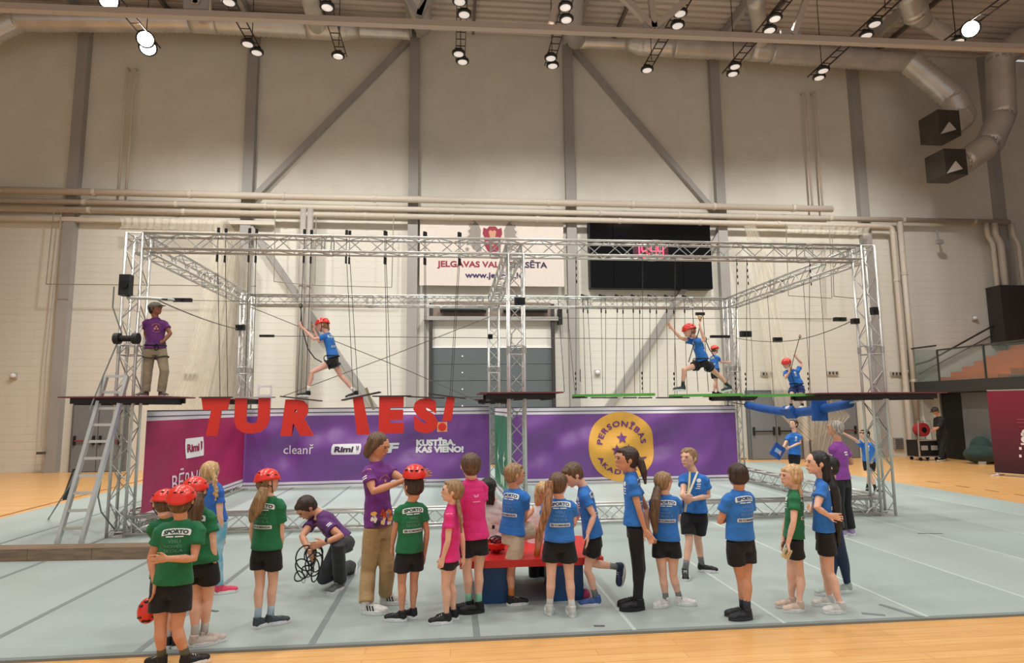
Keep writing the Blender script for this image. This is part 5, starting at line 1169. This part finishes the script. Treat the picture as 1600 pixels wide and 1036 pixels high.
P[28] = person('boy in blue and a red helmet taking a long stride along the green planks', 1.55, 165, (1077, 517), -18, 185, (1087, 528), (1099, 567), [('a', 1139, 604, .1, 200, -8), ('a', 1067, 604, 0, 182, 0)], Y=YL+.02, base=2.2, knees=((1121, 585, .06), (1068, 578, -.05)), hair='auburn', helmet=True, shirt=BLUE, tone=(232, 182, 156), sh=.52, harness=True, socks=(60, 66, 66), shoes=(44, 58, 62), arms={'R': ((1063, 528, .05), (1050, 513, .1), (120, 50), .9), 'L': ((1101, 532, -.15), (1094, 512, -.16), (90, 75), .9)}, w=.92, hemk=-.03)
P[29] = person('small child in a red helmet standing on the rear right platform', 1.36, 20, (1117, 546), 0, 10, (1116, 555), (1117, 581), [('z', 1122, 613, 20, 16.2), ('z', 1115, 613, 20, 16.2)], Y=16.2, base=2.2, hair='brown', helmet=True, shirt=BLUE, tone=FAIR, harness=True, arms={'R': ((1127, 566, 0), (1137, 566, 0)), 'L': ((1112, 570, .1), (1114, 578, .1))})
YS = VX(1243, 640, XR)[1]
P[30] = person('child in a red helmet balancing on the blue padded beam', 1.42, 235, (1229, 568), -25, 225, (1236, 577), (1246, 604), [('a', 1254, 634, .0, 215, 0), ('a', 1236, 634, .05, 200, 0)], Y=YS, base=1.9, knees=((1251, 620, -.1), (1236, 620, -.1)), hair='brown', helmet=True, shirt=BLUE, tone=FAIR, low='shorts', lowc=(28, 58, 118), harness=True, shoes=(232, 232, 230), sole=(240, 240, 240), socks=(30, 30, 32), arms={'L': ((1253, 568, 0), (1244, 559, -.05), (120, 60), .8), 'R': ((1228, 590, -.1), (1234, 580, -.2), (100, 60), .8)}, hemk=-.05)
# ---------------- things people hold, wear or leave
def helmet_thing(c, r, label, tilt=(0, 0), flip=False, group=None, sx=1.0):
    t = thing('climbing_helmet', label, 'helmet', c, group); n, m_ = 26, 9; vs = []; q = (m_+1)*n
    R3 = Matrix.Rotation(math.radians(tilt[0]), 3, 'X')@Matrix.Rotation(math.radians(tilt[1]), 3, 'Y'); R3 = np.array(R3)
    for k in (1, .92):
        for i in range(m_+1):
            ph = math.radians(94)*i/m_
            for j in range(n): a = 2*math.pi*j/n; vs.append([k*sx*r*math.sin(ph)*math.cos(a), k*r*1.15*math.sin(ph)*math.sin(a), (-1 if flip else 1)*k*r*.92*math.cos(ph)])
    fs = [(i*n+j, i*n+(j+1) % n, (i+1)*n+(j+1) % n, (i+1)*n+j) for i in range(m_) for j in range(n)]+[(q+i*n+j, q+(i+1)*n+j, q+(i+1)*n+(j+1) % n, q+i*n+(j+1) % n) for i in range(m_) for j in range(n)]+[(m_*n+j, m_*n+(j+1) % n, q+m_*n+(j+1) % n, q+m_*n+j) for j in range(n)]
    MB().add(np.array(vs)@R3.T+np.array(c), fs).obj('shell', HELM, t, smooth=True)
    vb = MB()
    for a in (35, 75, 105, 145, 215, 255, 285, 325):
        a = math.radians(a); ph = math.radians(50); p = np.array([sx*r*math.sin(ph)*math.cos(a), r*1.15*math.sin(ph)*math.sin(a), (-1 if flip else 1)*r*.92*math.cos(ph)])@R3.T
        vb.ell(np.array(c)+p, (.02, .02, .008), n=8, m=5)
    vb.obj('vents', BLACK, t)
    st_ = MB()
    for s in (-1, 1): st_.tube([np.array(c)+np.array([s*r*.85, 0, .0])@R3.T, np.array(c)+np.array([s*r*.5, -r*.2, (1 if flip else -1)*r*.45])@R3.T, np.array(c)+np.array([0, -r*.2, (1 if flip else -1)*r*.6])@R3.T], .006, 5)
    st_.obj('strap', BLACK, t); return t
p = V(648, 743, P[7]['_Y']); helmet_thing(p, .118, 'red helmet being held on the dark-haired boy by the man', (6, 0))
helmet_thing((V(775, 868, yb+.25)[0], yb+.25, zt+.07+.105), .115, 'upturned red helmet full of straps lying on the bench', flip=True)
t = thing('harness_heap', 'dark tangle of straps inside the upturned helmet on the bench', 'straps', (V(775, 860, yb+.25)[0], yb+.25, zt+.16))
b = MB()
for k in range(9): a = k*.7; b.tube([np.array(t['_o'])+np.array([.07*math.cos(a+u*2), .07*math.sin(a+u*2.3), .02+.04*math.sin(u*3+k)]) for u in (0, .5, 1, 1.5, 2)], .009, 5)
b.obj('webbing', mat('maroon_webbing', (84, 34, 42), .7), t)
helmet_thing(V(231, 954, P[1]['_Y']+.12), .085, 'red helmet hanging from a hand beside the black shorts at far left', (80, 20), sx=.9)
c = np.array([V(772, 850, yb+.35)[0], yb+.45, zt+.07]); t = thing('water_bottle', 'clear water bottle with black cap standing on the bench', 'bottle', c)
MB().lathe([(.03, 0), (.034, .01), (.034, .14), (.014, .19), (.014, .21)], c, 14).obj('bottle_body', mat('clear_plastic', (214, 222, 222), .1, alpha=.45), t, smooth=True); MB().lathe([(.016, .205), (.016, .24)], c, 12).obj('cap', BLACK, t)
c = G(732, 913)+(0, 0, .02); t = thing('shaker_bottle', 'white bottle with a black band standing on the mat under the bench edge', 'bottle', c)
MB().lathe([(.035, .03), (.037, .05), (.036, .17), (.02, .2)], c, 14).obj('bottle_body', WHITE, t, smooth=True); MB().lathe([(.038, 0), (.038, .035)], c, 14).obj('black_band', BLACK, t)
c = G(915, 938)+(0, 0, .06); MB().ell(c, (.05, .09, .055)).obj('pink_ball', tint((178, 52, 96)), smooth=True, label='small dark pink ball on the floor beside the blue block', category='ball')  # plain ellipsoid added for the tip of a pink shoe
# harness in the kneeling man's hands
hy = P[5]['_Y']-.38; c = V(482, 880, hy); t = thing('climbing_harness', 'black climbing harness held by the kneeling man', 'harness', c)
random.seed(11)
for k, (cx, cy, rx, rz) in enumerate(((486, 868, .05, .10), (480, 892, .06, .06), (492, 890, .04, .12), (468, 900, .05, .05), (498, 862, .05, .05), (478, 873, .10, .13), (490, 882, .09, .12), (472, 888, .08, .10), (484, 866, .07, .07), (495, 872, .06, .14))):
    o = V(cx, cy, hy+random.uniform(-.06, .06)); a = random.uniform(-.6, .6)
    MB().tube([o+np.array([math.cos(x)*rx*math.cos(a)+math.sin(x)*rz*.3*math.sin(a), .03*math.sin(2*x+k), math.sin(x)*rz]) for x in np.linspace(0, 2*math.pi, 18)], .0075, 6).obj('webbing_loop', BLACK, t)
for k in range(3):
    o = V(474+7*k, 906-8*k, hy); MB().tube([o+np.array([.018*math.cos(x), 0, .032*math.sin(x)]) for x in np.linspace(0, 2*math.pi, 12)], .005, 5).obj('buckle', ALU2, t)
MB().tube([V(488, 862, hy), V(493, 850, hy), V(500, 858, hy)], .012, 6).obj('orange_cord', tint((206, 110, 70)), t)
c = V(510, 845, P[5]['_Y']-.40); MB().lathe([(.034, -.012), (.036, 0), (.034, .012)], c, 14, np.array([[0, 0, 1], [0, 1, 0], [1, 0, 0]])).obj('wrist_watch', BLACK, label='black wrist watch on the kneeling man', category='watch')
# medal ribbon
yy = P[17]['_Y']; t = thing('medal_ribbon', 'striped medal ribbon around the curly-haired boy, hanging from his hand', 'ribbon', V(1076, 770, yy-.2))
for s, cl in ((-1, (206, 190, 130)), (1, (222, 214, 190))):
    MB().loft([V(1084+s*6, 737, yy-.06), V(1080+s*3, 755, yy-.17), V(1074, 778, yy-.25), V(1070, 800, yy-.24)], [.012]*4, [.003]*4, ax=(1, 0, 0), n=8).obj('ribbon_strand', tint(cl), t)
MB().loft([V(1068, 782, yy-.26), V(1066, 806, yy-.25)], [.010]*2, [.003]*2, ax=(1, 0, 0), n=8).obj('ribbon_end', BLACK, t)
c = V(1229, 865, P[19]['_Y']-.18); t = thing('snack_packet', 'small pale snack packet in the hand of the blond girl in green', 'snack', c)
MB().box(c, (.07, .03, .10), Matrix.Rotation(.5, 3, 'Y')).obj('packet', tint((206, 196, 150)), t); MB().box(c+(.0, -.017, .01), (.04, .006, .04), Matrix.Rotation(.5, 3, 'Y')).obj('packet_print', tint((120, 130, 90)), t)
c = V(1215, 705, P[23]['_Y']-.1); t = thing('blue_board', 'small blue board hanging from the hand of the boy beyond the rig', 'board', c)
MB().box(c, (.30, .03, .34), Matrix.Rotation(.6, 3, 'Y')).obj('board_panel', BLUEF, t); MB().box(c+(0, -.02, 0), (.16, .01, .10), Matrix.Rotation(.6, 3, 'Y')).obj('board_print', tint((150, 180, 220)), t)
yy = P[24]['_Y']; c = V(1351, 676, yy); MB().lathe([(.103, -.012), (.106, 0), (.103, .012)], c, 20).obj('headband', BLACK, label='black headband of the boy stretching his arm', category='headband')
MB().tube([V(1268, 705, 14.0), V(1290, 690, 12), V(1298, 712, P[22]['_Y'])], .006, 5)
# sling lines of the climbers
def sling(pts, label, Y0_, r=.009):
    t = thing('safety_lanyard', label, 'lanyard', V(*pts[0], Y0_))
    MB().tube([V(*q, Y0_) for q in pts], r, 6).obj('webbing', BLACK, t); 
    c = V(*pts[0], Y0_); MB().tube([c+np.array([.022*math.cos(x), 0, .04*math.sin(x)]) for x in np.linspace(0, 2*math.pi, 12)], .007, 5).obj('carabiner', BLACKM, t)
    return t
sling([(470, 478), (471, 500), (474, 520), (481, 545), (492, 560), (503, 566)], 'black lanyard looping from the cable to the climbing girl', YL+.02)
t = sling([(1094, 498), (1094, 508), (1091, 520), (1082, 545), (1076, 566)], 'black lanyard from the orange trolley to the striding boy', YL-.1)
c = V(1094, 493, YL-.1); MB().tube([c+(-.05, 0, .02), c+(0, 0, -.11), c+(.05, 0, .02)], .012, 6).obj('orange_strap', ORANGE, t); MB().bar(c+(-.08, 0, .03), c+(.08, 0, .03), .05, .05).obj('trolley', BLACK, t)
sling([(1250, 526), (1247, 535), (1240, 560), (1235, 580), (1240, 596)], 'black lanyard of the child on the blue beam', YS-.1)
sling([(1102, 530), (1108, 545), (1118, 560)], 'short black rope behind the striding boy', YL+.1)
# ---------------- right side: flight case, reel, beanbag, maroon wall
c = G(1455, 720); yF = c[1]; a = V(1438, 722, yF)[0]; b_ = V(1470, 722, yF)[0]; zt2 = V(1455, 688, yF)[2]
t = thing('flight_case', 'black flight case with silver edges on wheels beside the technician', 'case', ((a+b_)/2, yF+.3, 0))
MB().box2((a, yF, .14), (b_, yF+.6, zt2)).obj('case_body', BLACK, t)
for x in (a, b_):
    for z in (.14, zt2): pass
    MB().box2((x-.02, yF-.02, .12), (x+.02, yF+.02, zt2+.02)).obj('edge_profile', ALU, t)
for z in (.14, zt2): MB().box2((a, yF-.02, z-.02), (b_, yF+.02, z+.02)).obj('edge_profile', ALU, t)
for x in (a+.2, b_-.2): MB().box2((x-.12, yF-.015, zt2-.34), (x+.12, yF, zt2-.18)).obj('latch_plate', STEEL_G, t)
for x in (a+.08, b_-.08):
    for y in (yF+.08, yF+.5): MB().cyl((x, y-.02, .06), (x, y+.02, .06), .06, 12).obj('wheel', BLACK, t)
c = np.array([(a+b_)/2+.0, yF+.3, zt2+.36]); t = thing('cable_reel', 'red cable reel standing on the flight case', 'reel', c-(0, 0, .34))
MB().cyl(c+(0, -.12, 0), c+(0, .12, 0), .24, 20).obj('cable_winding', mat('red_cable', (166, 44, 50), .5, var=.15, scale=20), t)
for s in (-1, 1): MB().tube([c+(-.26, s*.16, -.34), c+(-.22, s*.16, .3), c+(.22, s*.16, .3), c+(.26, s*.16, -.34)], .02, 6).obj('reel_frame', ALU2, t); MB().cyl(c+(0, s*.13, 0), c+(0, s*.15, 0), .09, 20).obj('flange', BLACKM, t)
c = G(1541, 726); t = thing('bean_chair', 'dark green padded chair half behind the maroon display wall', 'chair', c)
bb = MB(); bb.ell(c+(.1, .3, .30), (.5, .45, .3)); bb.ell(c+(.3, .45, .45), (.35, .35, .45)); link('cushion', fuse(bb, 'cushion', cloth('bean_green', (30, 56, 52)), t['_o'], .03, 3), t)
MB().lathe([(.12, 0), (.12, .1)], c+(-.05, .1, 0), 12).obj('metal_foot', ALU2, t)
A = G(1556, 743); B = G(1600, 746.5); d = nrm((B-A)*np.array([1, 1, 0])); B = A+d*3.4
zt3 = 2.32
t = thing('display_wall', 'maroon freestanding display wall with small white logos at the right edge', 'display wall', A)
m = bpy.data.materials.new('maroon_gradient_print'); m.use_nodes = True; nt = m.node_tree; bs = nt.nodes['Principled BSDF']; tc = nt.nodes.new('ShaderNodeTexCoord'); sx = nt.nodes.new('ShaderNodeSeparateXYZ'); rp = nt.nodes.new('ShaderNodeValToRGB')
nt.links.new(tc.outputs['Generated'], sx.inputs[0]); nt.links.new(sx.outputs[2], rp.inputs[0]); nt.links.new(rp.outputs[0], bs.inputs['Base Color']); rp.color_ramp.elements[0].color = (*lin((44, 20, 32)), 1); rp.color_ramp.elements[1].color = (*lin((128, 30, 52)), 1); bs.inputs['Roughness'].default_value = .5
nn = np.array([-d[1], d[0], 0]); nn = -nn if np.dot(nn, CAMP*np.array([1, 1, 0])-A) < 0 else nn
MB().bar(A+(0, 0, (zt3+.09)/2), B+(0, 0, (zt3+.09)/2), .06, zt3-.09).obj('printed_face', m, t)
MB().bar(A+(0, 0, zt3+.01), B+(0, 0, zt3+.01), .07, .03).obj('top_profile', ALU2, t)
for q in (A+d*.05, A+d*3.2): MB().bar(q-nn*.3+(0, 0, .02), q+nn*.3+(0, 0, .02), .05, .03).obj('foot_bar', WBAN, t); MB().bar(q, q+(0, 0, .15), .04, .04).obj('foot_post', WBAN, t)
def onwall(px, py):
    r = ray(px, py); n2 = nn; k = np.dot(A+nn*.035-CAMP, n2)/np.dot(r, n2); return CAMP+r*k
rt2 = d if np.dot(np.cross(d, (0, 0, 1)), nn) > 0 else -d
for (px, py, q) in ((1601, 676, join2([disc2(.09, 0, 0, 16, 2), rrect(.24, .08, 0, -.05, 4, 1)])), (1600, 688, join2([disc2(.09, 0, .02, 16, 2), rrect(.12, .05, -.05, -.10, 3, 1)])), (1601, 701, fit('CIVIC', .36, .10, bold=.02)), (1601, 713, fit('CIVIC', .36, .08, bold=.05)), (1600, 658, join2([rrect(.36, .03, 0, .04, 3, 1), rrect(.36, .03, 0, -.04, 3, 1)])), (1598, 667, rrect(.3, .012, 0, 0, 3, 1))):
    if q[0].shape and py not in (701, 713) : decal(q, None, onwall(px+2, py)+nn*.01, rt2, (0, 0, 1), 'white_logo', tint((226, 216, 216)) if py > 670 else tint((150, 60, 80)), t)
    elif py in (701, 713): decal(join2([rrect(.07, .07, -.12, 0, 2, 1), rrect(.07, .07, 0, 0, 2, 1), rrect(.07, .07, .12, 0, 2, 1)]), None, onwall(px+2, py)+nn*.01, rt2, (0, 0, 1), 'white_logo', tint((226, 216, 216)), t)

# tidy up the helper scene and helper properties
bpy.data.scenes.remove(TMP)
for o in bpy.data.objects:
    for k in ('_o', '_Y'):
        if k in o: del o[k]
